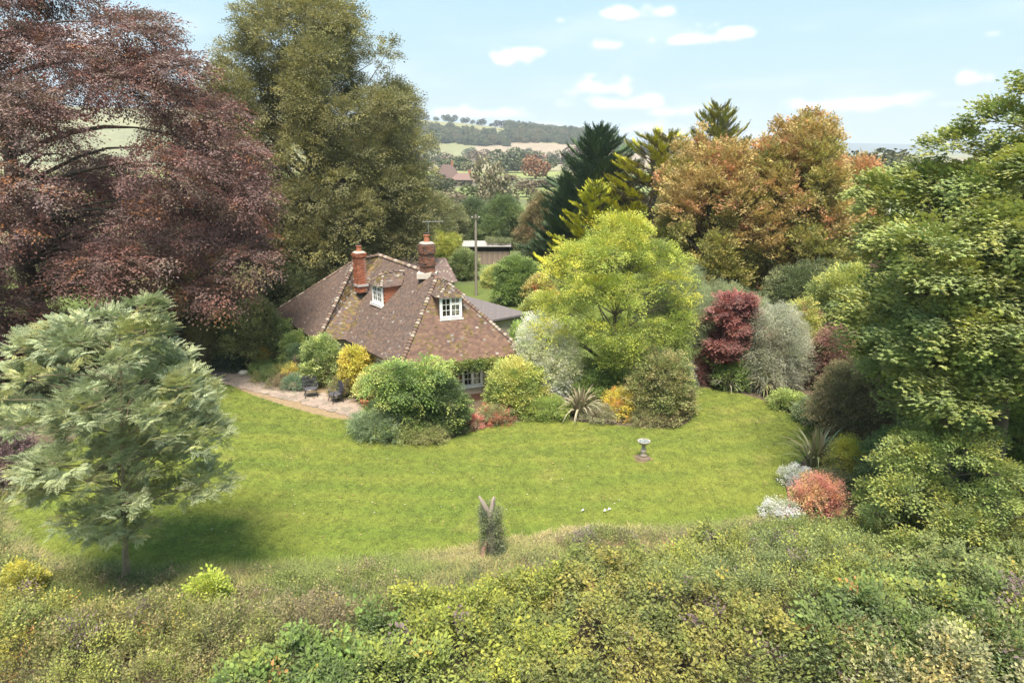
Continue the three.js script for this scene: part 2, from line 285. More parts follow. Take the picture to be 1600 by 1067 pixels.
// rounded shrub: twiggy heart and leafy lobes over a dome
function shrubLobes(r, [x, z], w, h, { n = 16, R = 0.24, depth = 1, y0 = 0.1, taper = 0.85 } = {}) {
  const lobes = [];
  for (let i = 0; i < n; i++) {
    const a = i * 2.39996 + r() * 0.6, v = (i + 0.5) / n, y = lerp(y0, 0.86, v), rad = w * 0.5 * Math.sqrt(Math.max(0.02, 1 - Math.pow(Math.max(0, (y - 0.3) / 0.75), 2))) * (y < 0.3 ? lerp(taper, 1, y / 0.3) : 1);
    const far = r() < 0.28, lr = w * R * (far ? 0.45 + r() * 0.3 : 0.65 + r() * 0.65), rho = Math.max(0, rad - lr * 0.8) * (far ? 1.12 + r() * 0.22 : 0.75 + r() * 0.35);
    lobes.push({ c: V(x + Math.cos(a) * rho, h * y, z + Math.sin(a) * rho * depth), r: [lr, Math.min(lr, h * 0.3), lr] });
  }
  lobes.push({ c: V(x + (r() - 0.5) * w * 0.25, h * 0.82, z), r: [w * R * 0.8, h * 0.17, w * R * 0.8] }, { c: V(x + (r() - 0.5) * w * 0.45, h * 0.86, z + (r() - 0.5) * w * 0.3), r: [w * R * 0.45, h * 0.12, w * R * 0.45] });
  return lobes;
}
function blob(seed, rx, ry, rz, rough = 0.35) {
  const g = new THREE.IcosahedronGeometry(1, 4), p = g.attributes.position;
  for (let i = 0; i < p.count; i++) { const x = p.getX(i), y = p.getY(i), z = p.getZ(i), k = 1 - rough + rough * 2 * fbm(x * 2.2 + seed, y * 2.2, z * 2.2, 3); p.setXYZ(i, x * rx * k, y * ry * k, z * rz * k); }
  g.computeVertexNormals(); return g;
}
function shrub(name, label, [x, z], w, h, o) {
  const r = rng(o.seed), t = thing(name, label, o.category ?? 'shrub', [x, 0, z], o.group);
  const lobes = o.lobes ?? shrubLobes(r, [x, z], w, h, o);
  if (o.core !== 0) { const cg = blob(o.seed, w * 0.3 * (o.core ?? 1), h * 0.34 * (o.core ?? 1), w * 0.3 * (o.depth ?? 1) * (o.core ?? 1)); cg.translate(0, h * 0.44, 0); part('twigs', cg, twigMat, t); }
  const st = []; for (let i = 0; i < (o.stems ?? 5); i++) { const b = lobes[Math.floor(r() * lobes.length)].c.clone().sub(V(x, 0, z)); st.push(limb(r, V(b.x * 0.2, -0.05, b.z * 0.2), b, 0.03 + w * 0.006, 0.008, 0.02, 4)); }
  part('stem', mergeGeometries(st), barkMat, t);
  const shoots = [];
  for (let i = 0; i < (o.shoots ?? 26); i++) {
    const b = lobes[Math.floor(r() * lobes.length)], d = V(b.c.x - x, (b.c.y - h * 0.35) * 1.1, b.c.z - z).normalize().add(V((r() - 0.5) * 0.9, 0.35 + r() * 0.5, (r() - 0.5) * 0.9)).normalize(), L = Math.min(w, h) * (0.1 + r() * 0.16);
    for (let k = 0; k < 5; k++) { const p = b.c.clone().addScaledVector(d, b.r[0] * 0.85 + L * k / 4); if (p.y > 0.05) shoots.push({ m: placeMatrix(p, d.clone().add(V((r() - 0.5) * 0.9, (r() - 0.5) * 0.6, (r() - 0.5) * 0.9)), (r() - 0.5) * 1.6, (0.95 - k * 0.1) * (o.leaves?.scale?.[0] ?? 0.8)), c: palette(r, o.colors, p, w * 0.35) }); }
  }
  foliage('shoots', t, o.sprig ?? SPRIG.broad, o.mat ?? leafMat, shoots);
  foliage('foliage', t, o.sprig ?? SPRIG.broad, o.mat ?? leafMat, crownItems(r, lobes, { den: 40, axis: [x, z], out: 0.3, up: 0.45, shell: [0.45, 1.22], jit: 0.65, patch: w * 0.35, ...o.leaves, colors: o.colors }));
  return t;
}

// ================================================================ THE SETTING
// ---------------------------------------------------------------- terrain, fields and the far hill
const hillRidge = [[-1500, 112], [-600, 96], [-217, 77], [-109, 69], [0, 57], [109, 48], [163, 42], [217, 29], [272, 14], [340, 0]];
function terrainH(x, z) { if (z > -900) return 0; const t = smooth(-930, -1500, z), k = table(hillRidge, x * 1500 / Math.max(1100, -z)); return k * t * (z < -1500 ? lerp(1, 0.5, clamp((-1500 - z) / 1500)) : 1); }
function inPoly(poly, x, z) { let c = false; for (let i = 0, j = poly.length - 1; i < poly.length; j = i++) { const [xi, zi] = poly[i], [xj, zj] = poly[j]; if ((zi > z) !== (zj > z) && x < (xj - xi) * (z - zi) / (zj - zi) + xi) c = !c; } return c; }
function woods(x, z) { const t = smooth(-930, -1500, z) + (fbm(x / 60, z / 60, 2, 3) - 0.5) * 0.16, xr = x * 1500 / Math.max(1100, -z); if (z > -1000 || z < -1620) return false; return xr < -10 ? t > 0.36 && t < 0.66 : t > 0.5 && xr < 290; }
function fieldColor(x, z) {
  const w = (fbm(x / 30, z / 30, 5, 3) - 0.5) * 10, zz = z + w, n = fbm(x / 6, z / 6, 1, 4) - 0.5, m = fbm(x / 55, z / 90, 9, 3) - 0.5;
  let c;
  if (zz > -66) c = [0.13, 0.17, 0.03];
  else if (zz > -96) c = [0.11, 0.14, 0.04];
  else if (zz > -166) c = x < -7 + w ? [0.34, 0.31, 0.15] : [0.2, 0.24, 0.07];
  else if (zz > -188) c = [0.16, 0.18, 0.07];
  else if (zz > -246) c = [0.26, 0.3, 0.09];
  else if (zz > -340) c = x < -20 ? [0.24, 0.22, 0.12] : [0.2, 0.22, 0.09];
  else if (zz > -450) c = [0.29, 0.32, 0.1];
  else if (zz > -640) c = [0.34, 0.3, 0.17];
  else if (zz > -760) c = x < 30 ? [0.28, 0.28, 0.14] : [0.38, 0.31, 0.21];
  else if (zz > -950) c = x > -30 ? [0.34, 0.28, 0.19] : [0.25, 0.26, 0.12];
  else { const t = smooth(-930, -1500, z); c = t < 0.5 ? (x > -60 ? [0.36, 0.285, 0.2] : [0.26, 0.26, 0.125]) : [0.27, 0.26, 0.12]; }
  const k = 0.72 * (1 + n * 0.5 + m * 0.4); return [c[0] * k, c[1] * k, c[2] * k];
}
{
  const X0 = -720, X1 = 720, Z0 = 40, Z1 = -1800, S = 2048;
  const map = noiseTexture(S, (u, v) => fieldColor(lerp(X0, X1, u), lerp(Z0, Z1, v)));
  map.wrapS = map.wrapT = THREE.ClampToEdgeWrapping;
  const xs = [], zs = []; for (let i = -60; i <= 60; i++) xs.push(Math.sign(i) * Math.pow(Math.abs(i) / 60, 1.7) * 4200);
  for (const z of [300, 100, 40, 0, -50, -100, -200, -300, -450, -600, -800]) zs.push(z); for (let i = 0; i <= 45; i++) zs.push(-900 - i * 20); for (const z of [-2000, -2500, -3200, -4500, -6500, -8600]) zs.push(z);
  const pos = [], uv = [], idx = []; for (const z of zs) for (const x of xs) { pos.push(x, terrainH(x, z), z); uv.push((x - X0) / (X1 - X0), (z - Z0) / (Z1 - Z0)); }
  for (let j = 0; j < zs.length - 1; j++) for (let i = 0; i < xs.length - 1; i++) { const a = j * xs.length + i, b = a + xs.length; idx.push(a, a + 1, b, a + 1, b + 1, b); }
  const g = new THREE.BufferGeometry(); g.setAttribute('position', new THREE.Float32BufferAttribute(pos, 3)); g.setAttribute('uv', new THREE.Float32BufferAttribute(uv, 2)); g.setIndex(idx); g.computeVertexNormals();
  structure('ground', g, new THREE.MeshStandardMaterial({ map, roughness: 1 }));
  // the last ridge on the skyline
  const hp = [], hi = []; const hx = []; for (let i = 0; i <= 80; i++) hx.push(-3800 + i * 120);
  for (const x of hx) { const h = 60 + 110 * fbm(x / 900 + 3, 2, 0, 4) * smooth(5200, 1800, x); hp.push(x, 0, -6200, x, h * 0.75, -6600, x, h, -7000, x, 0, -8200); }
  for (let i = 0; i < hx.length - 1; i++) for (let k = 0; k < 3; k++) { const a = i * 4 + k, b = a + 4; hi.push(a, b, a + 1, b, b + 1, a + 1); }
  const hg = new THREE.BufferGeometry(); hg.setAttribute('position', new THREE.Float32BufferAttribute(hp, 3)); hg.setIndex(hi); hg.computeVertexNormals();
  structure('hills', hg, new THREE.MeshStandardMaterial({ color: lin(0.07, 0.09, 0.06), roughness: 1 }));
}
scene.fog = new THREE.FogExp2(new THREE.Color(0.8, 0.88, 1.0), 0.00018);

// ---------------------------------------------------------------- lawn, beds, patio
const lawnEdge = [[-18.7, -37.12], [-17.23, -37.12], [-14.5, -34.74], [-11.35, -32.45], [-8.69, -30.9], [-7.5, -30.58], [-6.58, -28.89], [-5.12, -28.04], [-3.14, -28.18], [-1.78, -29.33], [0, -30.34], [1.85, -30.74], [3.96, -30.26], [6.01, -29.79], [7.81, -29.79], [8.8, -31.07], [9.54, -33.47], [10.21, -35.26], [11.45, -34.95], [13.01, -33.47], [13.86, -31.4], [14.72, -29.79], [13.58, -28.18], [11.75, -26.09], [10.81, -24.48], [10.03, -22.46], [8.96, -21.34], [6.58, -20.6], [2.18, -20.4], [0, -19.7], [-2.05, -19.16], [-4.84, -18.74], [-7.94, -18.39], [-11.83, -18.3], [-15.19, -19.1], [-18.18, -22], [-19.05, -25.04], [-19.89, -30.42], [-19.96, -36]];
function smoothRing(pts, n = 6) { return new THREE.CatmullRomCurve3(pts.map(([x, z]) => V(x, 0, z)), true, 'centripetal').getPoints(pts.length * n).map((p) => [p.x, p.z]); }
const lawnRing = smoothRing(lawnEdge);
function sheet(ring, y, thick = 0) {
  const s = new THREE.Shape(ring.map(([x, z]) => new THREE.Vector2(x, -z)));
  const g = thick ? new THREE.ExtrudeGeometry(s, { depth: thick, bevelEnabled: false }) : new THREE.ShapeGeometry(s);
  g.rotateX(-Math.PI / 2); g.translate(0, y, 0); return g;
}
function lawnColor(x, z) {
  const a = fbm(x / 2.6 + 3, z / 1.3, 4, 4), b = fbm(x / 7 + 9, z / 5, 6, 3), f = fbm(x * 2.5, z * 2.5, 2, 3) - 0.5;
  const ang = Math.hypot(x + 3, (z + 58) * 1.1), stripe = Math.sin(ang * 3.6 + b * 1.2) * 0.24;
  const t = clamp((a - 0.5) * 1.4 + (b - 0.5) * 1.3 + 0.5 + stripe + f * 0.5), s = smooth(0.62, 0.85, fbm(x / 1.5 + 30, z / 1.1, 11, 4));
  const g = [lerp(0.11, 0.155, t), lerp(0.148, 0.178, t), lerp(0.016, 0.022, t)]; return [lerp(g[0], 0.24, s * 0.4), lerp(g[1], 0.22, s * 0.4), lerp(g[2], 0.05, s * 0.4)];
}
const LX0 = -24, LZ0 = -42, LS = 44;
{
  const map = noiseTexture(1536, (u, v) => { const x = LX0 + u * LS, z = LZ0 + (1 - v) * LS, c = lawnColor(x, z), k = 0.7 + 0.6 * hash3(Math.floor(u * 1536), Math.floor(v * 1536), 3); return [c[0] * k, c[1] * k, c[2] * k]; });
  const g = sheet(lawnRing, 0.02), uv = g.attributes.uv, p = g.attributes.position;
  for (let i = 0; i < p.count; i++) uv.setXY(i, (p.getX(i) - LX0) / LS, 1 - (p.getZ(i) - LZ0) / LS);
  structure('lawn', g, new THREE.MeshStandardMaterial({ map, roughness: 1, bumpMap: map, bumpScale: 0.02 }));
  const r = rng(77), items = [];
  while (items.length < 34000) { const x = -20 + r() * 35, z = -37.3 + r() * 19.3; if (!inPoly(lawnRing, x, z)) continue; const c = lawnColor(x, z), k = 0.85 + r() * 0.4; items.push({ m: new THREE.Matrix4().compose(V(x, 0.018, z), new THREE.Quaternion().setFromAxisAngle(UPV, r() * 6.28), V(1, 1, 1).multiplyScalar(0.7 + r() * 0.7)), c: lin(c[0] * k, c[1] * k, c[2] * k) }); }
  const lg = new THREE.Group(); lg.name = 'lawn_grass'; lg.userData = { kind: 'stuff', label: 'short mown grass blades of the curved lawn', category: 'grass' }; scene.add(lg);
  foliage('grass_blades', lg, SPRIG.lawn, leafMat, items);
  // fallen leaves
  const T = new Tris(); leaf(T, V(0, 0, -0.04), V(0, 0.05, 1), V(0, 1, 0), 0.09, 0.07, 'diamond', [1, 1, 1]);
  const li = []; while (li.length < 500) { const x = -20 + r() * 35, z = -37 + r() * 19; if (!inPoly(lawnRing, x, z)) continue; const c = r() < 0.5 ? [0.45, 0.33, 0.1] : r() < 0.6 ? [0.3, 0.16, 0.06] : [0.5, 0.45, 0.3]; li.push({ m: new THREE.Matrix4().compose(V(x, 0.05, z), new THREE.Quaternion().setFromAxisAngle(UPV, r() * 6.28), V(1, 1, 1).multiplyScalar(0.5 + r() * 0.6)), c: lin(...c) }); }
  const fg = new THREE.Group(); fg.name = 'fallen_leaves'; fg.userData = { kind: 'stuff', label: 'small dry leaves scattered over the lawn', category: 'leaves' }; scene.add(fg);
  foliage('leaf_litter', fg, [T.geo()], leafMat, li);
}
// flower bed soil
function bed(ring, y = 0.012) { const g = sheet(smoothRing(ring, 4), y), uv = g.attributes.uv; for (let i = 0; i < uv.count; i++) uv.setXY(i, uv.getX(i) / 3, uv.getY(i) / 3); structure('flower_bed', g, soilMat); }
bed([[-7.6, -30.2], [-6.4, -28.6], [-5, -27.8], [-3, -27.95], [-1.7, -29.1], [0.1, -30.1], [1.9, -30.5], [4, -30.05], [6, -29.6], [7.9, -29.6], [9, -31], [9.7, -33.4], [10.3, -35.1], [11.5, -34.8], [13.1, -33.3], [14, -31.3], [15, -29.5], [20, -30], [22, -39], [14, -42], [11, -37.5], [8, -37], [2, -35.5], [-4, -33], [-8, -33.5]]);
bed([[14.2, -28.2], [12, -26], [11, -24.4], [10.3, -22.4], [9.2, -21.1], [8.4, -20.4], [11, -19.6], [17, -20], [21, -24], [19, -29]], 0.016);
bed([[-24, -20], [-19, -22.4], [-19.6, -28], [-20.6, -34], [-19.4, -38], [-15.5, -38.5], [-13, -40], [-20, -46], [-34, -44], [-34, -24]], 0.014);
{
  const ring = smoothRing([[-18.6, -37.6], [-17.83, -38.75], [-14.75, -37.55], [-11.76, -36.3], [-9.19, -35.1], [-6.9, -33.1], [-6.6, -31], [-7.47, -30.42], [-8.67, -30.75], [-11.33, -32.3], [-14.46, -34.55], [-17.1, -36.9]], 5);
  const bedG = sheet(ring, 0.0175); structure('patio_bed', bedG, new THREE.MeshStandardMaterial({ map: soilTex, color: lin(2.6, 2.5, 2.3), roughness: 1 }));
  // crazy paving: uneven slabs with sunk mossy joints
  const r = rng(31), path = new THREE.Group(); path.name = 'patio'; path.userData.kind = 'structure'; scene.add(path);
  const mats = [[0.27, 0.205, 0.165], [0.24, 0.19, 0.155], [0.3, 0.24, 0.19], [0.2, 0.165, 0.13]].map((c, i) => new THREE.MeshStandardMaterial({ map: noiseTexture(128, (u, v) => { const n = 0.65 + 0.7 * fbm(u * 9 + i * 5, v * 9, 2, 4); return [c[0] * n, c[1] * n, c[2] * n]; }), roughness: 0.95 }));
  for (let i = 0; i < 42; i++) for (let j = 0; j < 8; j++) {
    const u = i / 42, along = V(lerp(-17.9, -6.9, u), 0, lerp(-37.9, -31.3, u)).add(V(0.5, 0, 0.83).multiplyScalar((j - 4.7) * 0.5 + (r() - 0.5) * 0.1)); along.x += (i % 2) * 0.1 + (r() - 0.5) * 0.1;
    const cx = along.x, cz = along.z; if (!inPoly(ring, cx, cz) || !inPoly(ring, cx + 0.15, cz + 0.15) || r() < (j < 3 ? 0.65 : 0.06)) continue;
    const n = 5 + Math.floor(r() * 2), a0 = r() * 6, R = 0.235 + r() * 0.07, sh = new THREE.Shape();
    for (let k = 0; k < n; k++) { const a = a0 + k / n * 6.283, q = R * (0.85 + r() * 0.3); k ? sh.lineTo(Math.cos(a) * q, Math.sin(a) * q) : sh.moveTo(Math.cos(a) * q, Math.sin(a) * q); }
    const g = new THREE.ExtrudeGeometry(sh, { depth: 0.03, bevelEnabled: false }); g.rotateX(-Math.PI / 2);
    const m = part('paving_stone', g, mats[Math.floor(r() * 4)], path); m.position.set(cx, 0.018 + r() * 0.012, cz);
  }
}

// ---------------------------------------------------------------- rough grass between lawn and hedge
const hedgeBack = [[-20, -15.5], [-16, -15.7], [-8, -15.6], [-3, -16.1], [1, -17.1], [4, -18.7], [6.5, -20.3], [8.5, -21.1], [12, -21.1], [18, -20]];
function roughColor(x, z, r) {
  const n = fbm(x / 2.2 + 5, z / 1.2, 3, 4), m = fbm(x / 5, z / 3, 8, 3); const t = clamp((n - 0.5) * 3 + 0.5 + (r() - 0.5) * 0.5), q = smooth(0.45, 0.7, m * 0.6 + n * 0.4 + (r() - 0.5) * 0.2) * 0.85;
  const a = [lerp(0.2, 0.3, t), lerp(0.24, 0.28, t), lerp(0.05, 0.09, t)], b = [lerp(0.32, 0.46, t), lerp(0.27, 0.36, t), lerp(0.12, 0.18, t)]; return [lerp(a[0], b[0], q), lerp(a[1], b[1], q), lerp(a[2], b[2], q)];
}
{
  const r = rng(88), items = [], ring = [[-26, -13.5], [-26, -26], [-20, -26], [-19.3, -25], [-18.4, -22], [-15.3, -19.3], [-11.8, -18.6], [-7.9, -18.7], [-4.8, -19.05], [-2, -19.5], [0, -20.1], [2.2, -20.85], [6.6, -21], [9, -21.6], [9.8, -20.6], [9, -13.5]];
  structure('rough_ground', (() => { const g = sheet(ring, 0.008), uv = g.attributes.uv; for (let i = 0; i < uv.count; i++) uv.setXY(i, uv.getX(i) / 4, uv.getY(i) / 4); return g; })(), new THREE.MeshStandardMaterial({ map: noiseTexture(512, (u, v) => { const n = fbm(u * 16, v * 16, 3, 5), k = 0.5 + n; return [0.24 * k, 0.22 * k, 0.09 * k]; }), roughness: 1 }));
  let tries = 0;
  while (items.length < 13000 && tries++ < 200000) {
    const x = -24 + r() * 34, z = -26 + r() * 12; if (!inPoly(ring, x, z) || z > table(hedgeBack, x) + 0.8) continue;
    const lawnward = inPoly(lawnRing, x, z - 0.5) ? 0.45 : inPoly(lawnRing, x, z - 1.1) ? 0.75 : 1;
    const c = roughColor(x, z, r); items.push({ m: new THREE.Matrix4().compose(V(x, 0, z), new THREE.Quaternion().setFromAxisAngle(UPV, r() * 6.28), V(1.1, (0.6 + r() * 0.9) * lawnward, 1.1)), c: lin(...c) });
  }
  const lg = new THREE.Group(); lg.name = 'rough_grass'; lg.userData = { kind: 'stuff', label: 'long rough grass between the lawn and the hedge', category: 'grass' }; scene.add(lg);
  foliage('grass_blades', lg, SPRIG.rough, leafMat, items);
  const weeds = []; tries = 0;
  while (weeds.length < 5200 && tries++ < 200000) { const x = -24 + r() * 34, z = -26 + r() * 12; if (!inPoly(ring, x, z) || z > table(hedgeBack, x) + 0.9 || fbm(x / 1.1, z / 0.8, 31, 3) < 0.5 || inPoly(lawnRing, x, z - 0.25)) continue; const p = V(x, 0.04 + r() * 0.16, z); weeds.push({ m: placeMatrix(p, V(r() - 0.5, 0.8, r() - 0.5), (r() - 0.5) * 2, 0.6 + r() * 0.6), c: palette(r, [[0.14, 0.17, 0.04], [0.19, 0.2, 0.06], [0.24, 0.2, 0.1], [0.2, 0.15, 0.1], [0.12, 0.15, 0.05]], p, 0.9, 8, 0.3) }); }
  foliage('weeds', lg, SPRIG.hedgeSmall, leafMat, weeds);
}

// ================================================================ THE COTTAGE
const brickTex = noiseTexture(128, (u, v) => { const n = 0.75 + 0.5 * fbm(u * 12, v * 12, 2, 4); return [n, n, n]; });
const tileMat = new THREE.MeshStandardMaterial({ color: 0xffffff, roughness: 0.9 });
const brickMat = new THREE.MeshStandardMaterial({ color: 0xffffff, roughness: 0.9, map: brickTex });
const renderTex = noiseTexture(256, (u, v) => { const n = fbm(u * 30, v * 30, 2, 4), m = smooth(0.5, 0.75, fbm(u * 5, v * 5, 9, 4)), k = 0.9 + n * 0.2; return [lerp(0.5, 0.4, m) * k, lerp(0.43, 0.33, m) * k, lerp(0.36, 0.26, m) * k]; });
const wallMat = new THREE.MeshStandardMaterial({ map: renderTex, roughness: 0.95, bumpMap: renderTex, bumpScale: 0.01 });
const mortar = new THREE.MeshStandardMaterial({ color: lin(0.34, 0.29, 0.25), roughness: 1 });
const darkWood = new THREE.MeshStandardMaterial({ color: lin(0.035, 0.03, 0.028), roughness: 0.6 });
const lead = new THREE.MeshStandardMaterial({ color: lin(0.42, 0.4, 0.39), roughness: 0.6 });
const redTile = new THREE.MeshStandardMaterial({ color: lin(0.36, 0.13, 0.07), roughness: 0.9 });
const potMat = new THREE.MeshStandardMaterial({ color: lin(0.4, 0.15, 0.08), roughness: 0.85, map: brickTex });
const tileGeo = (() => { const g = new THREE.BoxGeometry(0.158, 0.014, 0.16); g.rotateX(0.07); return g; })();   // tail (towards +z) rides on the course below

function tri3(list) { const g = new THREE.BufferGeometry(), p = []; for (const f of list) for (let i = 1; i < f.length - 1; i++) p.push(...f[0].toArray(), ...f[i].toArray(), ...f[i + 1].toArray()); g.setAttribute('position', new THREE.Float32BufferAttribute(p, 3)); g.computeVertexNormals(); return g; }
// clay tiles in courses over a planar polygon whose first edge is the eave
function tileFace(poly, colorFn, r, { w = 0.165, course = 0.105, lift = 0.03, skip = null } = {}) {
  const a = poly[0], e = poly[1].clone().sub(a).normalize(), n = new THREE.Vector3();
  for (let i = 1; i < poly.length - 1; i++) n.add(new THREE.Vector3().crossVectors(poly[i].clone().sub(a), poly[i + 1].clone().sub(a)));
  if (n.y < 0) n.negate(); n.addScaledVector(e, -n.dot(e)).normalize();
  let s = new THREE.Vector3().crossVectors(n, e); if (s.y < 0) s.negate(); s.normalize();
  const pts = poly.map((p) => { const d = p.clone().sub(a); return [d.dot(e), d.dot(s), d.dot(n)]; }), xs = pts.map((p) => p[0]), ys = pts.map((p) => p[1]), items = [];
  const norms = []; for (let i = 1; i < poly.length - 1; i++) { const q = new THREE.Vector3().crossVectors(poly[i].clone().sub(a), poly[i + 1].clone().sub(a)).normalize(); norms[i] = q.y < 0 ? q.negate() : q; }
  let face = 1; const off = (u, v) => { for (let i = 1; i < pts.length - 1; i++) { const A = pts[0], B = pts[i], C = pts[i + 1], D = (B[1] - C[1]) * (A[0] - C[0]) + (C[0] - B[0]) * (A[1] - C[1]), l1 = ((B[1] - C[1]) * (u - C[0]) + (C[0] - B[0]) * (v - C[1])) / D, l2 = ((C[1] - A[1]) * (u - C[0]) + (A[0] - C[0]) * (v - C[1])) / D; if (l1 > -0.02 && l2 > -0.02 && l1 + l2 < 1.02 && ((face = i) || true)) return l1 * A[2] + l2 * B[2] + (1 - l1 - l2) * C[2]; } return 0; };
  const z = s.clone().negate(), x = new THREE.Vector3().crossVectors(n, z);
  const sag = (u, v) => (fbm(u / 1.6 + a.x, v / 1.3, 4, 2) - 0.5) * 0.05;
  for (let j = 0, v = Math.min(...ys) + 0.02; v < Math.max(...ys); v += course, j++) for (let u = Math.min(...xs) + (j % 2) * w * 0.5; u < Math.max(...xs) + w; u += w) {
    if (!inPoly(pts, u, v)) continue; const p = a.clone().addScaledVector(e, u).addScaledVector(s, v).addScaledVector(n, off(u, v)); if (skip && skip(p)) continue;
    const nn = norms[face], zz = z.clone().addScaledVector(nn, -z.dot(nn)).normalize(), xx = new THREE.Vector3().crossVectors(nn, zz); p.addScaledVector(nn, lift + 0.02 + sag(u, v) + (r() - 0.5) * 0.008);
    const yaw = (r() - 0.5) * 0.05, x2 = xx.addScaledVector(zz, yaw), m = new THREE.Matrix4().makeBasis(x2, nn, zz).setPosition(p); items.push({ m, c: colorFn(p, r) });
  }
  return items;
}
// half-round or bonnet tiles, one by one, along a hip or ridge
const bonnetGeo = (() => { const pos = [], idx = [], N = 7; for (let j = 0; j < 2; j++) for (let i = 0; i <= N; i++) { const a = Math.PI * (i / N), R = j ? 0.085 : 0.125; pos.push(Math.cos(a) * R, Math.sin(a) * R * 0.8 + (j ? -0.01 : 0.012), j ? -0.14 : 0.15); } for (let j = 0; j < 2; j++) for (let i = 0; i <= N; i++) { const a = Math.PI * (i / N), R = (j ? 0.085 : 0.125) - 0.018; pos.push(Math.cos(a) * R, Math.sin(a) * R * 0.8 + (j ? -0.01 : 0.012), j ? -0.14 : 0.15); } for (let i = 0; i < N; i++) { const q = [i, i + 1, i + N + 1, i + N + 2]; idx.push(q[0], q[1], q[2], q[1], q[3], q[2]); const k = 2 * (N + 1); idx.push(q[0] + k, q[2] + k, q[1] + k, q[1] + k, q[2] + k, q[3] + k); idx.push(q[0], q[0] + k, q[1], q[1], q[0] + k, q[1] + k); } const g = new THREE.BufferGeometry(); g.setAttribute('position', new THREE.Float32BufferAttribute(pos, 3)); g.setIndex(idx); g.computeVertexNormals(); return g; })();
const hipMats = [[0.15, 0.095, 0.07], [0.12, 0.08, 0.065], [0.2, 0.145, 0.11], [0.3, 0.25, 0.2], [0.16, 0.12, 0.06]].map((c) => new THREE.MeshStandardMaterial({ color: lin(...c), map: brickTex, roughness: 0.95 }));
function capLine(parent, name, a, b, r, pitch = 0.2, pale = 0.25, up = 0.05, s = 1) {
  const d = b.clone().sub(a), L = d.length(), n = Math.max(1, Math.floor(L / pitch)), z = d.clone().normalize().negate(), x = new THREE.Vector3().crossVectors(UPV, z).normalize(), y = new THREE.Vector3().crossVectors(z, x);
  for (let i = 0; i < n; i++) { const p = a.clone().addScaledVector(d, (i + 0.5) / n).addScaledVector(y, up + (r() - 0.5) * 0.012); const m = part(name, bonnetGeo, hipMats[r() < pale ? 3 : Math.floor(r() * 3) + (r() < 0.15 ? 2 : 0)], parent); m.matrix.makeBasis(x.clone().multiplyScalar(s), y.clone().addScaledVector(z, -0.08).multiplyScalar(s), z.clone().multiplyScalar(s * Math.max(1, pitch / 0.24))).setPosition(p); m.matrix.decompose(m.position, m.quaternion, m.scale); }
}
// a glazed window in its own x-y plane (z outwards): frame, glazing bars, panes
function windowUnit(parent, name, w, h, lights, { f = 0.07, depth = 0.09, curtain = 0 } = {}) {
  const g = new THREE.Group(); g.name = name; parent.add(g);
  const box = (x0, x1, y0, y1, d = depth, z = 0) => { const b = new THREE.BoxGeometry(x1 - x0, y1 - y0, d); b.translate((x0 + x1) / 2, (y0 + y1) / 2, z); return b; };
  const fr = [box(-w / 2, w / 2, 0, f), box(-w / 2, w / 2, h - f, h), box(-w / 2, -w / 2 + f, f, h - f), box(w / 2 - f, w / 2, f, h - f)], bars = [];
  for (const l of lights) {   // l: x0,x1,y0,y1 fractions of the opening, columns, rows
    const X = (q) => lerp(-w / 2 + f, w / 2 - f, q), Y = (q) => lerp(f, h - f, q), x0 = X(l[0]), x1 = X(l[1]), y0 = Y(l[2]), y1 = Y(l[3]), s = 0.05, t = 0.022;
    fr.push(box(x0, x1, y0, y0 + s, 0.06, 0.012), box(x0, x1, y1 - s, y1, 0.06, 0.012), box(x0, x0 + s, y0 + s, y1 - s, 0.06, 0.012), box(x1 - s, x1, y0 + s, y1 - s, 0.06, 0.012));
    const gx0 = x0 + s, gx1 = x1 - s, gy0 = y0 + s, gy1 = y1 - s;
    for (let i = 1; i < l[4]; i++) { const x = lerp(gx0, gx1, i / l[4]); bars.push(box(x - t / 2, x + t / 2, gy0, gy1, 0.03, 0.014)); }
    for (let j = 1; j < l[5]; j++) { const y = lerp(gy0, gy1, j / l[5]); bars.push(box(gx0, gx1, y - t / 2, y + t / 2, 0.026, 0.014)); }
    for (let i = 0; i < l[4]; i++) for (let j = 0; j < l[5]; j++) { const a = lerp(gx0, gx1, i / l[4]), b = lerp(gx0, gx1, (i + 1) / l[4]), c = lerp(gy0, gy1, j / l[5]), d = lerp(gy0, gy1, (j + 1) / l[5]); part('pane', new THREE.BoxGeometry(b - a - 0.004, d - c - 0.004, 0.004).translate((a + b) / 2, (c + d) / 2, 0.006), glass, g); }
  }
  part('frame', mergeGeometries(fr), white, g); if (bars.length) part('glazing_bars', mergeGeometries(bars), white, g);
  const sill = box(-w / 2 - 0.05, w / 2 + 0.05, -0.05, -0.003, 0.2, 0.05); part('sill', sill, white, g);
  if (curtain) { const c = new THREE.PlaneGeometry(w * 0.3, h * 0.85, 18, 1), p = c.attributes.position; for (let i = 0; i < p.count; i++) p.setZ(i, Math.sin(p.getX(i) * 60) * 0.02); c.translate(curtain * w * 0.27, h * 0.47, -0.16); c.computeVertexNormals(); part('curtain', c, new THREE.MeshStandardMaterial({ color: lin(0.55, 0.5, 0.4), roughness: 1, side: THREE.DoubleSide }), g); }
  return g;
}
function facing(o, p, nx, nz) { o.position.copy(p); o.rotation.y = Math.atan2(nx, nz); }
const cottage = thing('cottage', 'small tiled cottage with brown hipped roof, two brick chimneys and white dormers', 'house', [0, 0, 0]);
const EA = V(-15.55, 2.35, -43.5), EB = V(-10.8, 2.35, -36.6), EC = V(-9.3, 2.35, -36.9), ED = V(-5.45, 2.35, -31.8), EE = V(0.68, 2.35, -34.1), RT = V(-9.55, 6.05, -41.6), RQ = V(-8.5, 6.05, -43.4), RR = V(-3.98, 6.05, -35.85), EF = V(-4.3, 2.35, -41.5), EG = V(-8.6, 2.35, -47.9);
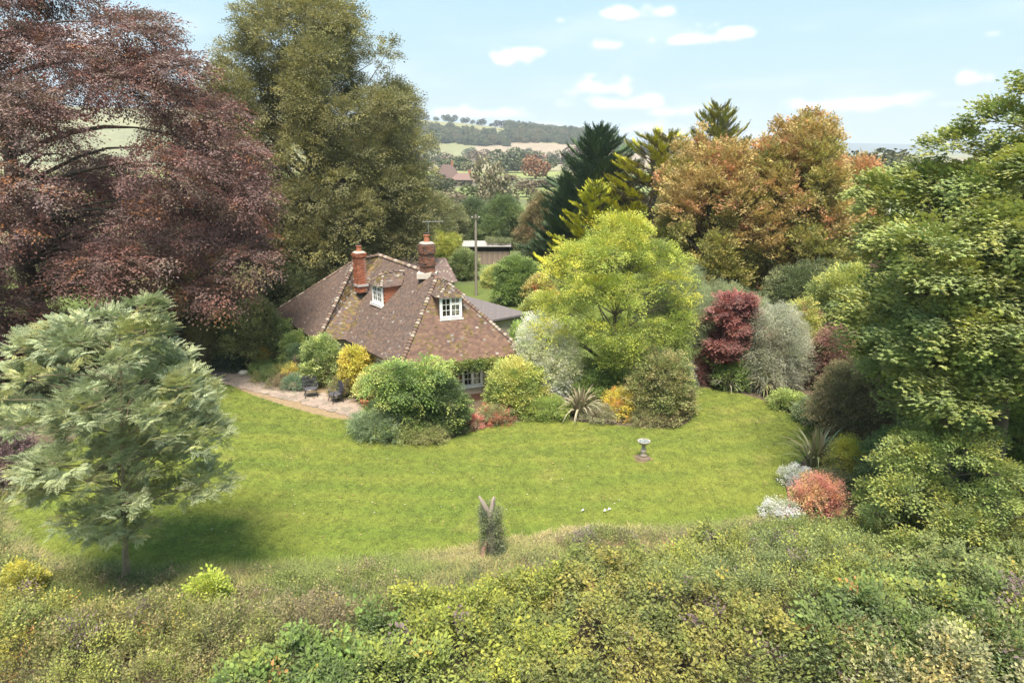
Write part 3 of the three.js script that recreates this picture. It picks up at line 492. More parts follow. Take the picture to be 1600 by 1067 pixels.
{
  const r = rng(404), roof = new THREE.Group(); roof.name = 'roof'; cottage.add(roof);
  const faces = [[EA, EB, RT], [EB, EC, RQ, RT], [EC, ED, RR, RQ], [ED, EE, RR], [EE, EF, RQ, RR], [EG, EA, RT, RQ], [EF, EG, RQ]];
  const deckMat = new THREE.MeshStandardMaterial({ color: lin(0.06, 0.042, 0.034), roughness: 1, side: THREE.DoubleSide });
  const under = (p) => { const q = p.clone(); q.y -= 0.06; return q; };
  part('roof_deck', tri3(faces), deckMat, roof);
  const eaves = [EA, EB, EC, ED, EE, EF, EG], strip = []; for (let i = 0; i < eaves.length; i++) { const a = eaves[i], b = eaves[(i + 1) % eaves.length]; strip.push([a, under(a), under(b), b]); strip[strip.length - 1] = [a, under(a), under(b), b]; }
  part('eaves_board', tri3(strip), new THREE.MeshStandardMaterial({ color: lin(0.05, 0.04, 0.035), roughness: 0.8, side: THREE.DoubleSide }), roof);
  const gut = []; for (let i = 0; i < 5; i++) { if (i === 1) continue; const a = eaves[i].clone(), b = eaves[i + 1].clone(); const out = new THREE.Vector3().crossVectors(b.clone().sub(a), UPV).normalize().multiplyScalar(0.03); a.add(out); b.add(out); a.y -= 0.05; b.y -= 0.05; gut.push(tube([a, a.clone().lerp(b, 0.5), b], [0.045, 0.045, 0.045], 8)); }
  part('gutter', mergeGeometries(gut), darkWood, roof);
  // tile colours: brown, plum and rust clay, with lichen and moss where they grow on the roof
  const clay = [[0.17, 0.112, 0.086], [0.15, 0.102, 0.084], [0.185, 0.12, 0.09], [0.135, 0.095, 0.082], [0.165, 0.115, 0.092]], warm = [[0.21, 0.122, 0.085], [0.19, 0.108, 0.08], [0.225, 0.135, 0.092], [0.17, 0.1, 0.078]];
  const segD = (p, a, b) => { const d = b.clone().sub(a), t = clamp(p.clone().sub(a).dot(d) / d.lengthSq()); return p.distanceTo(a.clone().addScaledVector(d, t)); };
  const tint = (pal, o) => (p, rr) => {
    const c = pal[Math.floor(clamp(fbm(p.x / 0.9, p.y / 0.9, p.z / 0.9, 3) * 1.6 - 0.3 + (rr() - 0.5) * 0.55, 0, 0.999) * pal.length)].slice(), n = fbm(p.x * 1.3 + 8, p.y * 1.3, p.z * 1.3, 4);
    if (o.moss && rr() < smooth(0.52, 0.7, n + o.moss(p) * 0.22) * 0.6) { const k = 0.6 + rr() * 0.6; c[0] = 0.19 * k; c[1] = 0.135 * k; c[2] = 0.05 * k; }
    const sp = fbm(p.x * 2.2 + 4, p.y * 2.2, p.z * 2.2, 2);
    if (rr() < (o.pale ? o.pale(p) : 0) + (sp > 0.64 ? 0.03 : 0.004)) { const q = 0.22 + rr() * 0.16; c[0] = q; c[1] = q * 0.88; c[2] = q * 0.78; }
    const k = 0.52 + rr() * 0.3; return lin(c[0] * k, c[1] * k, c[2] * k);
  };
  const hipB = (p) => segD(p, EB, RT), valC = (p) => segD(p, EC, RQ), hipD = (p) => segD(p, ED, RR);
  const dorm1 = V(-7.56, 4.22, -37.63), dorm2 = V(-3.16, 4.14, -34.36), d1n = V(-0.804, 0, 0.594), d2n = V(0.373, 0, 0.928);
  const inDormer = (o, nn, half) => (p) => { const d = p.clone().sub(o), s = V(nn.z, 0, -nn.x); return Math.abs(d.dot(s)) < half && d.dot(nn) < 0.03 && p.y > o.y && p.y < o.y + 1.2; };
  const sets = [tileFace(faces[0], tint(clay, { pale: (p) => hipB(p) < 0.5 ? 0.12 : 0 }), r), tileFace(faces[1], tint([...clay, [0.22, 0.12, 0.06]], { moss: (p) => 0.55 + (valC(p) < 0.8 ? 0.4 : 0), pale: (p) => hipB(p) < 0.9 && p.y < 5.1 ? 0.3 * (1 - hipB(p) / 0.9) : 0.01 }), r), tileFace(faces[2], tint(clay, { moss: (p) => valC(p) < 0.6 ? 0.6 : -0.5, pale: () => 0.012 }), r, { skip: inDormer(dorm1, d1n, 0.6) }), tileFace(faces[3], tint(warm, { moss: (p) => hipD(p) < 1.2 ? 0.45 : -0.25, pale: (p) => segD(p, EE, RR) < 0.3 ? 0.15 : 0.004 }), r, { skip: inDormer(dorm2, d2n, 0.52) }), tileFace(faces[4], tint(clay, {}), r), tileFace(faces[5], tint(clay, {}), r), tileFace(faces[6], tint(clay, {}), r)];
  foliage('clay_tiles', roof, [tileGeo], tileMat, sets.flat());
  capLine(roof, 'hip_tile', EB, RT, r, 0.2, 0.22); capLine(roof, 'hip_tile', ED, RR, r, 0.19, 0.2); capLine(roof, 'hip_tile', EE, RR, r, 0.2, 0.25); capLine(roof, 'hip_tile', EA, RT, r, 0.24, 0.15, 0.03); capLine(roof, 'ridge_tile', RT, RQ, r, 0.4, 0.2, 0.05, 1.15); capLine(roof, 'ridge_tile', RQ, RR, r, 0.4, 0.25, 0.05, 1.15);
  // walls stand in from the eaves; each is a thick panel with its openings cut out
  const ring = [EA, EB, EC, ED, EE, EF, EG], cen = V(-6, 0, -39), inset = [];
  for (let i = 0; i < ring.length; i++) { const a = ring[(i + 6) % 7], b = ring[i], c = ring[(i + 1) % 7], n1 = new THREE.Vector3().crossVectors(b.clone().sub(a), UPV).normalize(), n2 = new THREE.Vector3().crossVectors(c.clone().sub(b), UPV).normalize(), s = n1.clone().add(n2), k = 0.32 / (0.5 * s.dot(s)); inset.push(V(b.x - s.x * k, 0, b.z - s.z * k)); }
  const openings = { 3: [[2.5, 4.1, 0.74, 1.9]], 2: [[3.1, 4.6, 0.85, 1.95], [0.15, 0.75, 0.9, 2.0]] };
  for (let i = 0; i < 7; i++) {
    const a = inset[i], b = inset[(i + 1) % 7], L = Math.hypot(b.x - a.x, b.z - a.z), d = b.clone().sub(a).normalize(), n = V(-d.z, 0, d.x); // outward
    const out = n.dot(cen.clone().sub(a)) > 0 ? n.negate() : n;
    const sh = new THREE.Shape(); sh.moveTo(0.004, -0.1); sh.lineTo(L - 0.004, -0.1); sh.lineTo(L - 0.004, 2.42); sh.lineTo(0.004, 2.42); sh.closePath();
    for (const o of openings[i] ?? []) { const h = new THREE.Path(); h.moveTo(o[0], o[2]); h.lineTo(o[0], o[3]); h.lineTo(o[1], o[3]); h.lineTo(o[1], o[2]); h.closePath(); sh.holes.push(h); }
    const g = new THREE.ExtrudeGeometry(sh, { depth: 0.24, bevelEnabled: false }); const uv = g.attributes.uv; for (let k = 0; k < uv.count; k++) uv.setXY(k, uv.getX(k) / 2, uv.getY(k) / 2);
    const m = new THREE.Matrix4().makeBasis(d, UPV, new THREE.Vector3().crossVectors(d, UPV)), zdir = new THREE.Vector3().crossVectors(d, UPV); m.setPosition(a.clone().addScaledVector(zdir, zdir.dot(out) > 0 ? -0.24 : 0)); g.applyMatrix4(m);
    part('wall', g, wallMat, cottage);
    for (const o of openings[i] ?? []) { const u = windowUnit(cottage, 'window', o[1] - o[0] - 0.01, o[3] - o[2] - 0.01, o[1] - o[0] > 1 ? [[0, 0.33, 0, 1, 2, 3], [0.335, 0.665, 0, 1, 2, 3], [0.67, 1, 0, 1, 2, 3]] : [[0, 1, 0, 1, 2, 3]], { curtain: i === 3 ? 1 : 0 }); facing(u, a.clone().addScaledVector(d, (o[0] + o[1]) / 2).addScaledVector(out, -0.1).setY(o[2] + 0.005), out.x, out.z); }
    // brick plinth
    const pl = new THREE.BoxGeometry(L - 0.02, 0.4, 0.06); part('plinth', pl, new THREE.MeshStandardMaterial({ color: lin(0.16, 0.08, 0.055), map: brickTex, roughness: 0.95 }), cottage); const pm = cottage.children[cottage.children.length - 1]; facing(pm, a.clone().lerp(b, 0.5).addScaledVector(out, 0.034).setY(0.16), out.x, out.z);
  }
  part('floor', sheet(inset.map((p) => [p.x, p.z]), 0.06), new THREE.MeshStandardMaterial({ color: lin(0.2, 0.16, 0.12), roughness: 0.9, side: THREE.DoubleSide }), cottage);
  part('ceiling', sheet(inset.map((p) => [p.x, p.z]), 2.3), new THREE.MeshStandardMaterial({ color: lin(0.6, 0.58, 0.54), roughness: 0.9, side: THREE.DoubleSide }), cottage);
  // brick and tile sill under the front window
  // dormers
  function dormer(o, nn, w, h, lights, label, cheekMat, mossy, curtain) {
    const d = new THREE.Group(); d.name = 'dormer'; d.userData.label = label; cottage.add(d); facing(d, o, nn.x, nn.z);
    const W = w / 2, back = h / 1.02, ridge = h + 0.58, rb = ridge / 1.02;
    const u = windowUnit(d, 'window', w - 0.02, h, lights, { f: 0.09, curtain }); u.position.set(0, 0.02, 0.0);
    for (const s of [-1, 1]) {   // tile-hung cheeks
      const sh = new THREE.Shape([new THREE.Vector2(0.05, -0.12), new THREE.Vector2(0.05, h), new THREE.Vector2(back + 0.15, h)]), g = new THREE.ExtrudeGeometry(sh, { depth: 0.05, bevelEnabled: false }); g.rotateY(Math.PI / 2); g.translate(s > 0 ? W - 0.05 : -W, 0, 0);
      part('cheek', g, darkWood, d); const rows = [];
      for (let y = 0.0, j = 0; y < h - 0.03; y += 0.1, j++) for (let x = 0.07 + (j % 2) * 0.08; x < (back + 0.1) * (y + 0.1) / h; x += 0.16) { const t = new THREE.BoxGeometry(0.02, 0.125, 0.155); t.rotateZ(s * 0.09); t.translate(s * (W + 0.012), y + 0.06, -x - 0.06); rows.push(t); }
      if (rows.length) { const m = part('cheek_tiles', mergeGeometries(rows), cheekMat, d); m.userData.kind = 'stuff'; }
    }
    const ov = 0.1, A = V(-W - ov, h - 0.02, ov), B = V(W + ov, h - 0.02, ov), A2 = V(-W - ov, h - 0.02, -back - 0.1), B2 = V(W + ov, h - 0.02, -back - 0.1), P = V(0, ridge, -0.42), P2 = V(0, ridge, -rb - 0.1);
    part('dormer_deck', tri3([[A, B, P], [B, B2, P2, P], [A2, A, P, P2]]), new THREE.MeshStandardMaterial({ color: lin(0.07, 0.05, 0.04), roughness: 1, side: THREE.DoubleSide }), d);
    const rr = rng(o.x * 100 | 0), ct = tint(clay, { moss: () => mossy, pale: () => 0.08 }), its = [[A, B, P], [B, B2, P2, P], [A2, A, P, P2]].flatMap((f) => tileFace(f, ct, rr, { lift: 0.02 }));
    const dg = new THREE.Group(); dg.name = 'dormer_tiles'; d.add(dg);
    const im = new THREE.InstancedMesh(tileGeo, tileMat, its.length); its.forEach((it, i) => { im.setMatrixAt(i, it.m); im.setColorAt(i, it.c); }); im.name = 'dormer_tiles'; im.userData.kind = 'stuff'; d.remove(dg); d.add(im); copies += its.length;
    capLine(d, 'hip_tile', A, P, rr, 0.16, 0.45, 0.03, 0.8); capLine(d, 'hip_tile', B, P, rr, 0.16, 0.45, 0.03, 0.8); capLine(d, 'ridge_tile', P, P2, rr, 0.3, 0.3, 0.03, 0.9);
    part('flashing', new THREE.BoxGeometry(w + 0.24, 0.02, 0.14).rotateX(0.75).translate(0, -0.07, 0.12), lead, d);
  }
  dormer(dorm1, d1n, 1.3, 1.08, [[0, 0.5, 0, 1, 2, 3], [0.5, 1, 0, 0.66, 2, 2], [0.5, 1, 0.67, 1, 2, 1]], 'dormer with orange tile-hung cheeks on the side slope', redTile, 0.25, 0);
  dormer(dorm2, d2n, 1.2, 1.18, [[0, 0.5, 0, 1, 2, 3], [0.5, 1, 0, 0.66, 2, 2], [0.5, 1, 0.67, 1, 2, 1]], 'dormer with mossy hipped roof on the front slope', new THREE.MeshStandardMaterial({ color: lin(0.17, 0.095, 0.065), roughness: 0.9 }), 0.6, 1);
  // chimneys: bricks in courses round a mortar core
  function chimney(x, z, y0, y1, wx, wz, turn, cols, corbel, pots, label) {
    const c = new THREE.Group(); c.name = 'chimney'; c.userData.label = label; c.position.set(x, y0, z); c.rotation.y = turn; cottage.add(c);
    const H = y1 - y0, rr = rng(x * 77 | 0), its = [], bg = new THREE.BoxGeometry(0.212, 0.064, 0.1);
    part('mortar_core', new THREE.BoxGeometry(wx - 0.03, H, wz - 0.03).translate(0, H / 2, 0), mortar, c);
    const nC = Math.floor(H / 0.075); for (let j = 0; j < nC; j++) {
      const grow = corbel(j, nC), X = wx / 2 + grow, Z = wz / 2 + grow, y = j * 0.075 + 0.037, off = j % 2 ? 0.11 : 0;
      for (const [len, q, sx] of [[2 * X, Z, 0], [2 * Z, X, 1]]) for (const s of [-1, 1]) for (let u = -len / 2 + (off ? 0.055 : 0.11); u < len / 2 - 0.04; u += 0.222) { const v = Math.min(u, len / 2 - 0.105), p = sx ? V(s * (q - 0.05), y, v) : V(v, y, s * (q - 0.05)); const k = 0.75 + rr() * 0.5, cc = cols[Math.floor(rr() * cols.length)]; its.push({ m: new THREE.Matrix4().makeRotationY(sx ? Math.PI / 2 : 0).setPosition(p), c: lin(cc[0] * k, cc[1] * k, cc[2] * k) }); }
    }
    const im = new THREE.InstancedMesh(bg, brickMat, its.length); its.forEach((it, i) => { im.setMatrixAt(i, it.m); im.setColorAt(i, it.c); }); im.name = 'bricks'; im.userData.kind = 'stuff'; c.add(im); copies += its.length;
    part('cap', new THREE.CylinderGeometry(wx * 0.5, wx * 0.78, 0.1, 4).rotateY(Math.PI / 4).scale(1, 1, wz / wx).translate(0, H + 0.05, 0), mortar, c);
    for (const [px, h, rad] of pots) { part('chimney_pot', new THREE.LatheGeometry([[rad * 0.7, 0.36 * h], [rad * 0.75, h], [rad, h], [rad * 1.12, h * 0.97], [rad * 1.1, h * 0.86], [rad * 0.92, h * 0.8], [rad * 1.05, 0]].map(([a, b]) => new THREE.Vector2(a, b)), 14).translate(px, H + 0.06, 0), potMat, c); part('cowl', new THREE.CylinderGeometry(rad * 0.95, rad * 0.85, 0.08, 12).translate(px, H + 0.06 + h * 1.08, 0), darkWood, c); }
    part('flashing', new THREE.BoxGeometry(wx + 0.1, 0.12, wz + 0.1).translate(0, 0.42, 0), lead, c);
  }
  const turn = Math.atan2(0.57, 0.82);
  chimney(-8.95, -39.85, 4.45, 6.78, 0.58, 0.54, turn, [[0.33, 0.1, 0.05], [0.29, 0.09, 0.045], [0.37, 0.13, 0.065], [0.25, 0.085, 0.05]], (j, n) => j > n - 4 ? 0.05 : 0, [[0, 0.36, 0.16]], 'bright orange red brick chimney with one pot');
  chimney(-4.58, -36.75, 5.55, 7.72, 0.62, 0.58, turn, [[0.19, 0.085, 0.055], [0.15, 0.075, 0.055], [0.24, 0.1, 0.06], [0.12, 0.08, 0.065]], (j, n) => j > n - 7 ? 0.06 : j > n - 16 && j < n - 12 ? 0.04 : 0, [[0, 0.42, 0.16]], 'dark weathered brick chimney with corbelled top');
  part('flashing', new THREE.BoxGeometry(1.05, 0.3, 0.95).translate(-4.6, 6.02, -36.75), new THREE.MeshStandardMaterial({ color: lin(0.5, 0.44, 0.38), roughness: 0.9 }), cottage);
  // low flat-roofed extension along the right-hand side
  const w = V(0.62, 0, 0.785), n = V(0.785, 0, -0.62), c0 = V(1.05, 0, -42.06), ext = new THREE.Group(); ext.name = 'extension'; ext.userData.label = 'low extension with dark felt roof'; cottage.add(ext);
  const q = [c0, c0.clone().addScaledVector(n, -3.3), c0.clone().addScaledVector(n, -3.3).addScaledVector(w, -7.6), c0.clone().addScaledVector(w, -7.6)];
  const felt = noiseTexture(256, (u, v) => { const m = fbm(u * 8, v * 8, 3, 4), k = 0.7 + 0.6 * m; return [0.135 * k, 0.112 * k, 0.11 * k]; });
  part('felt_roof', sheet(q.map((p) => [p.x, p.z]), 2.5, 0.12), new THREE.MeshStandardMaterial({ map: felt, roughness: 0.8 }), ext);
  const inn = (p) => { const m = q[0].clone().add(q[2]).multiplyScalar(0.5); return p.clone().lerp(m, 0.06); };
  part('wall', sheet(q.map(inn).map((p) => [p.x, p.z]), -0.05, 2.55), wallMat, ext);
  const f0 = q[1].clone().setY(2.52), f1 = q[0].clone().setY(2.52), f2 = q[3].clone().setY(2.52); part('fascia', mergeGeometries([tube([f0, f0.clone().lerp(f1, 0.5), f1], [0.07, 0.07, 0.07], 6), tube([f1, f1.clone().lerp(f2, 0.5), f2], [0.07, 0.07, 0.07], 6)]), darkWood, ext);
  // television aerial on the second chimney
  const ae = new THREE.Group(); ae.name = 'aerial'; cottage.add(ae); const am = new THREE.MeshStandardMaterial({ color: lin(0.3, 0.3, 0.3), metalness: 0.5, roughness: 0.4 });
  part('mast', tube([V(-4.5, 7.3, -36.95), V(-4.5, 8.1, -36.95), V(-4.5, 8.95, -36.95)], [0.02, 0.02, 0.02], 6), am, ae);
  part('boom', tube([V(-4.8, 8.85, -36.95), V(-4.2, 8.86, -36.95), V(-3.7, 8.87, -36.95)], [0.01, 0.01, 0.01], 6), am, ae);
  part('rods', mergeGeometries([0, 1, 2, 3, 4, 5].map((i) => tube([V(-4.6 + i * 0.17, 8.87, -36.7), V(-4.6 + i * 0.17, 8.87, -36.95), V(-4.6 + i * 0.17, 8.87, -37.2)], [0.008, 0.008, 0.008], 5))), am, ae);
}
// tiled outbuilding behind
{
  const o = thing('outbuilding', 'brown tiled outbuilding half hidden behind the dark chimney', 'outbuilding', [0, 0, 0]), r = rng(71);
  const A = V(-9.6, 2.6, -50.4), B = V(-4.3, 2.6, -53), C = V(-5.4, 2.6, -58.5), D = V(-10.7, 2.6, -56), P = V(-9, 4.3, -54.3), Q = V(-5.5, 3.95, -56);
  const f = [[A, B, Q, P], [B, C, Q], [C, D, P, Q], [D, A, P]]; part('roof_deck', tri3(f), new THREE.MeshStandardMaterial({ color: lin(0.07, 0.05, 0.04), roughness: 1, side: THREE.DoubleSide }), o);
  foliage('clay_tiles', o, [tileGeo], tileMat, f.slice(0, 2).flatMap((q) => tileFace(q, (p, rr) => { const k = 0.7 + rr() * 0.6; return rr() < 0.06 ? lin(0.3, 0.26, 0.2) : lin(0.13 * k, 0.09 * k, 0.08 * k); }, r)));
  part('wall', sheet([A, B, C, D].map((p) => { const q = p.clone().lerp(V(-7.5, 0, -54.5), 0.08); return [q.x, q.z]; }), -0.05, 2.66), wallMat, o);
}

// ================================================================ TREES
const RX = (seed) => rng(seed);
// copper beech at the left: broad tiers that arch over and hang at their ends
{
  const r = rng(501), at = [-28.6, -40];
  const lobes = profileLobes(r, at, [[2.5, 9], [4.5, 12], [7, 13.4], [10, 14.2], [12, 12.4], [15, 11.4], [18, 9.5], [21, 6.5], [24, 3]], 250, 1.65, { squash: 0.45, vary: 0.5, inner: 0.3, keep: (c) => (c.y < 10.5 || r() < 0.6) && !(c.y < 4.5 && c.x > -17) });
  for (const [x, y, z, R] of [[-13.8, 9.9, -36, 1.1], [-13.9, 6.8, -35.5, 1.1], [-15.6, 5.3, -35, 1.3], [-15, 10.8, -37, 1.5], [-16, 14.2, -38, 1.3], [-17.5, 16.4, -38, 1.3], [-19.5, 18.6, -39, 1.4], [-14.3, 12.2, -37, 1.0], [-17, 11.5, -34, 1.6]]) lobes.push({ c: V(x, y, z), r: [R * 1.2, R * 0.7, R * 1.2] });
  const cols = [[0.085, 0.042, 0.037], [0.115, 0.058, 0.05], [0.14, 0.076, 0.066], [0.17, 0.072, 0.056], [0.11, 0.074, 0.048], [0.17, 0.11, 0.098]];
  tree('copper_beech', 'huge copper beech with drooping dark purple branches at the lawn edge', 'tree', at, { seed: 502, height: 24, trunk: 0.75, lobes, sprig: SPRIG.beech, limbMax: 0.15, limbShare: 0.45, bark: darkBark, rise: 0.1, sag: 0.1, twigs: 1,
    leaves: { den: 6.2, up: -0.12, out: 0.85, jit: 0.35, roll: 0.5, shell: [0.35, 1.1], patch: 1.8, tintFn: (q, p) => { if (fbm(p.x / 1.1, p.y / 1.1, p.z / 1.1, 3) > 0.67 && q() < 0.5) return lin(0.3, 0.12, 0.04); if (p.y < 7 && fbm(p.x / 1.7 + 5, p.y / 1.4, p.z / 1.7, 3) > 0.6) return palette(q, [[0.13, 0.12, 0.045], [0.16, 0.12, 0.055]], p, 1); return palette(q, cols, p, 1.6, 4); } } });
}
// tall olive-green tree behind the cottage
{
  const r = rng(511), at = [-16.1, -58];
  const lobes = profileLobes(r, at, [[1, 7.2], [4, 8.4], [8, 9.2], [12, 9.0], [16, 8.1], [19, 6.8], [21.5, 5.2], [23.3, 2.6]], 215, 1.4, { squash: 0.85, vary: 0.5, inner: 0.3, keep: (c) => !(c.y > 14 && c.x > -13.5 && c.y < 21 && r() < 0.4) });
  for (const [x, y, z, R] of [[-8.3, 9.6, -55, 1.4], [-7.8, 7.6, -55, 1.3], [-8, 5.4, -55, 1.4], [-9.4, 16.5, -57, 0.8], [-8.2, 14.8, -57, 0.8], [-9.6, 20, -57, 0.7], [-12.2, 22.2, -57, 0.9], [-7.5, 12.6, -56, 1.1]]) lobes.push({ c: V(x, y, z), r: R });
  tree('evergreen_oak', 'tall olive green tree with domed crown directly behind the cottage', 'tree', at, { seed: 512, height: 23, trunk: 0.6, lobes, sprig: SPRIG.oak, limbMax: 0.2, rise: 0.9, sag: 0.02, twigs: 2,
    leaves: { den: 6.4, up: 0.15, out: 0.45, jit: 0.6, roll: 0.9, shell: [0.4, 1.1], patch: 2.2, seed: 3, colors: [[0.14, 0.138, 0.042], [0.125, 0.125, 0.046], [0.18, 0.17, 0.052], [0.23, 0.21, 0.06], [0.16, 0.15, 0.055], [0.135, 0.132, 0.043]] } });
}
// feathery grey-green young tree in the near left
{
  const r = rng(521), at = [-11.68, -17.91];
  const lobes = profileLobes(r, [-11.1, -17.6], [[2.0, 0.9], [2.8, 1.75], [3.8, 2.4], [5, 2.65], [6.2, 2.5], [7.3, 1.8], [8.3, 0.8]], 56, 0.52, { squash: 0.5, vary: 0.6, inner: 0.4 });
  for (const [x, y, z, R] of [[-12.9, 7.4, -17.6, 0.5], [-12.3, 7.7, -17.8, 0.5], [-9.6, 8.5, -17.6, 0.45], [-9.8, 7.8, -17.6, 0.6], [-8.7, 6.4, -17.4, 0.6], [-13.6, 5.5, -17.5, 0.55], [-13.6, 6.6, -17.5, 0.5], [-8.4, 5.0, -17.3, 0.6], [-8.5, 3.6, -17.4, 0.55]]) lobes.push({ c: V(x, y, z), r: [R * 1.1, R * 0.7, R * 1.1] });
  tree('mimosa_tree', 'feathery grey-green young tree with slim pale trunk on the lawn edge', 'tree', at, { seed: 522, height: 8.6, trunk: 0.1, bark: paleBark, lobes, sprig: SPRIG.mimosa, limbMax: 0.045, rise: 0.5, sag: 0.03, twigs: 2, stems: [{ at: [0, 0], top: [1.3, 8.0, 0.3], r0: 0.1, r1: 0.02 }],
    leaves: { den: 21, up: 0.4, out: 0.7, jit: 0.4, roll: 0.35, shell: [0.3, 1.1], scale: [0.8, 1.25], patch: 0.9, seed: 6, colors: [[0.2, 0.23, 0.11], [0.24, 0.27, 0.14], [0.27, 0.3, 0.16], [0.22, 0.255, 0.14], [0.28, 0.285, 0.11]] } });
}
// big sycamore at the right
{
  const r = rng(531), at = [20.3, -21.6];
  const lobes = profileLobes(r, at, [[3, 5.2], [5, 7.0], [7.5, 7.8], [10, 7.7], [11.5, 6.4], [13, 4.6], [14.5, 2.8], [15.4, 1.2]], 135, 1.05, { squash: 0.5, vary: 0.5, inner: 0.25, deep: 0.72, keep: (c) => !(c.y < 5.2 && c.x > 14 && c.z > -22.5) });
  for (const [x, y, z, R] of [[13.4, 10.6, -24.5, 0.9], [13.1, 11.1, -25, 0.7], [14.2, 11.4, -24, 0.9], [13.2, 9.6, -24, 0.8], [12.9, 7.2, -23.6, 0.9], [13.3, 5.6, -23, 0.9], [12.7, 6.3, -23.6, 0.7], [14.7, 12.6, -23.5, 0.7], [15.4, 13.4, -22.6, 0.7], [16.4, 14.3, -22, 0.7], [13.8, 4.4, -21.4, 0.8]]) lobes.push({ c: V(x, y, z), r: [R * 1.2, R * 0.7, R * 1.2] });
  for (const [x, y, z, R] of [[13.2, 5.6, -19, 0.9], [14.6, 6.4, -18.4, 1.0], [15.9, 5.9, -18.2, 0.8], [13.2, 7.6, -19.4, 0.9], [15.0, 8.0, -18.4, 1.0], [16.6, 6.8, -18.4, 1.0], [12.8, 9.0, -19.6, 0.8], [15.4, 9.6, -18.8, 1.0], [17, 8.6, -18.6, 1.0]]) lobes.push({ c: V(x, y, z), r: [R * 1.2, R * 0.6, R * 1.2] });
  tree('sycamore_tree', 'large green sycamore with several dark trunks towering over the lawn corner', 'tree', at, { seed: 532, height: 17, trunk: 0.4, lobes, sprig: SPRIG.sycamore, limbMax: 0.16, rise: 0.45, sag: 0.06, twigs: 2, stems: [{ at: [-4.3, 1.3], top: [-4.6, 13, 0.4], r0: 0.3, r1: 0.06 }, { at: [-3.5, 1.7], top: [-1.2, 14, 0.2], r0: 0.36, r1: 0.06 }, { at: [-5.3, 0.6], top: [-6.4, 10.5, -1], r0: 0.24, r1: 0.05 }],
    leaves: { den: 9, up: 0.2, out: 0.8, jit: 0.3, roll: 0.3, shell: [0.35, 1.1], patch: 1.7, seed: 9, colors: [[0.145, 0.19, 0.038], [0.185, 0.225, 0.044], [0.22, 0.245, 0.048], [0.25, 0.258, 0.052], [0.18, 0.225, 0.058]] } });
}
// field maple below it
{
  const r = rng(541), at = [13.2, -18.8];
  const lobes = profileLobes(r, at, [[0.6, 1.6], [1.6, 2.4], [3, 2.2], [4.6, 1.0]], 30, 0.5, { squash: 0.45, vary: 0.6 });
  for (const [x, y, z, R] of [[13.0, 1.2, -16.6, 0.5], [13.9, 0.9, -16.4, 0.5], [14.3, 1.4, -16.6, 0.5], [12.0, 1.0, -16.6, 0.55], [11.3, 1.7, -17, 0.5], [12.6, 2.2, -17.4, 0.55], [14.6, 0.7, -16, 0.5], [11.2, 2.9, -18, 0.5]]) lobes.push({ c: V(x, y, z), r: [R, R * 0.6, R] });
  tree('field_maple', 'low yellow-green bushy maple beneath the big sycamore', 'tree', at, { seed: 542, height: 4.4, trunk: 0.12, lobes, sprig: SPRIG.broad, limbMax: 0.05, leaves: { den: 42, up: 0.25, out: 0.6, roll: 0.5, patch: 0.9, seed: 12, colors: [[0.15, 0.2, 0.045], [0.18, 0.22, 0.045], [0.21, 0.24, 0.048], [0.25, 0.255, 0.045], [0.16, 0.2, 0.055]] } });
}
// golden robinia in the middle bed
{
  const r = rng(551), at = [5.3, -34.6];
  const lobes = profileLobes(r, at, [[1.7, 2.2], [3, 3.3], [4.5, 3.8], [6.2, 3.8], [7.8, 2.9], [9.0, 1.1]], 62, 0.72, { squash: 0.5, vary: 0.55, inner: 0.3 });
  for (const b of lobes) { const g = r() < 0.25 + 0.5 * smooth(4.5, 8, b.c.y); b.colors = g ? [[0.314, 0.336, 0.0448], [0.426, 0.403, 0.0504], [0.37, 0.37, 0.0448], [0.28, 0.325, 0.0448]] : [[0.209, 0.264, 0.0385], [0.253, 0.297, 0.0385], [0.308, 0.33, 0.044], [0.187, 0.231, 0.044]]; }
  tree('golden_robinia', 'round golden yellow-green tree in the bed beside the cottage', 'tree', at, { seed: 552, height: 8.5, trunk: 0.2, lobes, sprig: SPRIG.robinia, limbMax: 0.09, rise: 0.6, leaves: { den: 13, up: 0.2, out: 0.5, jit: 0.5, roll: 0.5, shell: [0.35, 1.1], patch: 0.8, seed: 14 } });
}
// grey-green small tree behind it
{
  const r = rng(556), at = [9.4, -37.6]; const lobes = profileLobes(r, at, [[2, 1.6], [3.5, 2], [5, 1.5], [6, 0.6]], 30, 0.6, { squash: 1.1 });
  tree('willow_leaved_pear', 'slim grey-green weeping tree between the golden tree and red maple', 'tree', at, { seed: 557, height: 6, trunk: 0.13, lobes, sprig: SPRIG.willow, limbMax: 0.05, leaves: { den: 34, up: -0.2, out: 0.3, patch: 0.7, colors: [[0.12, 0.15, 0.08], [0.16, 0.2, 0.08], [0.2, 0.23, 0.1]] } });
}
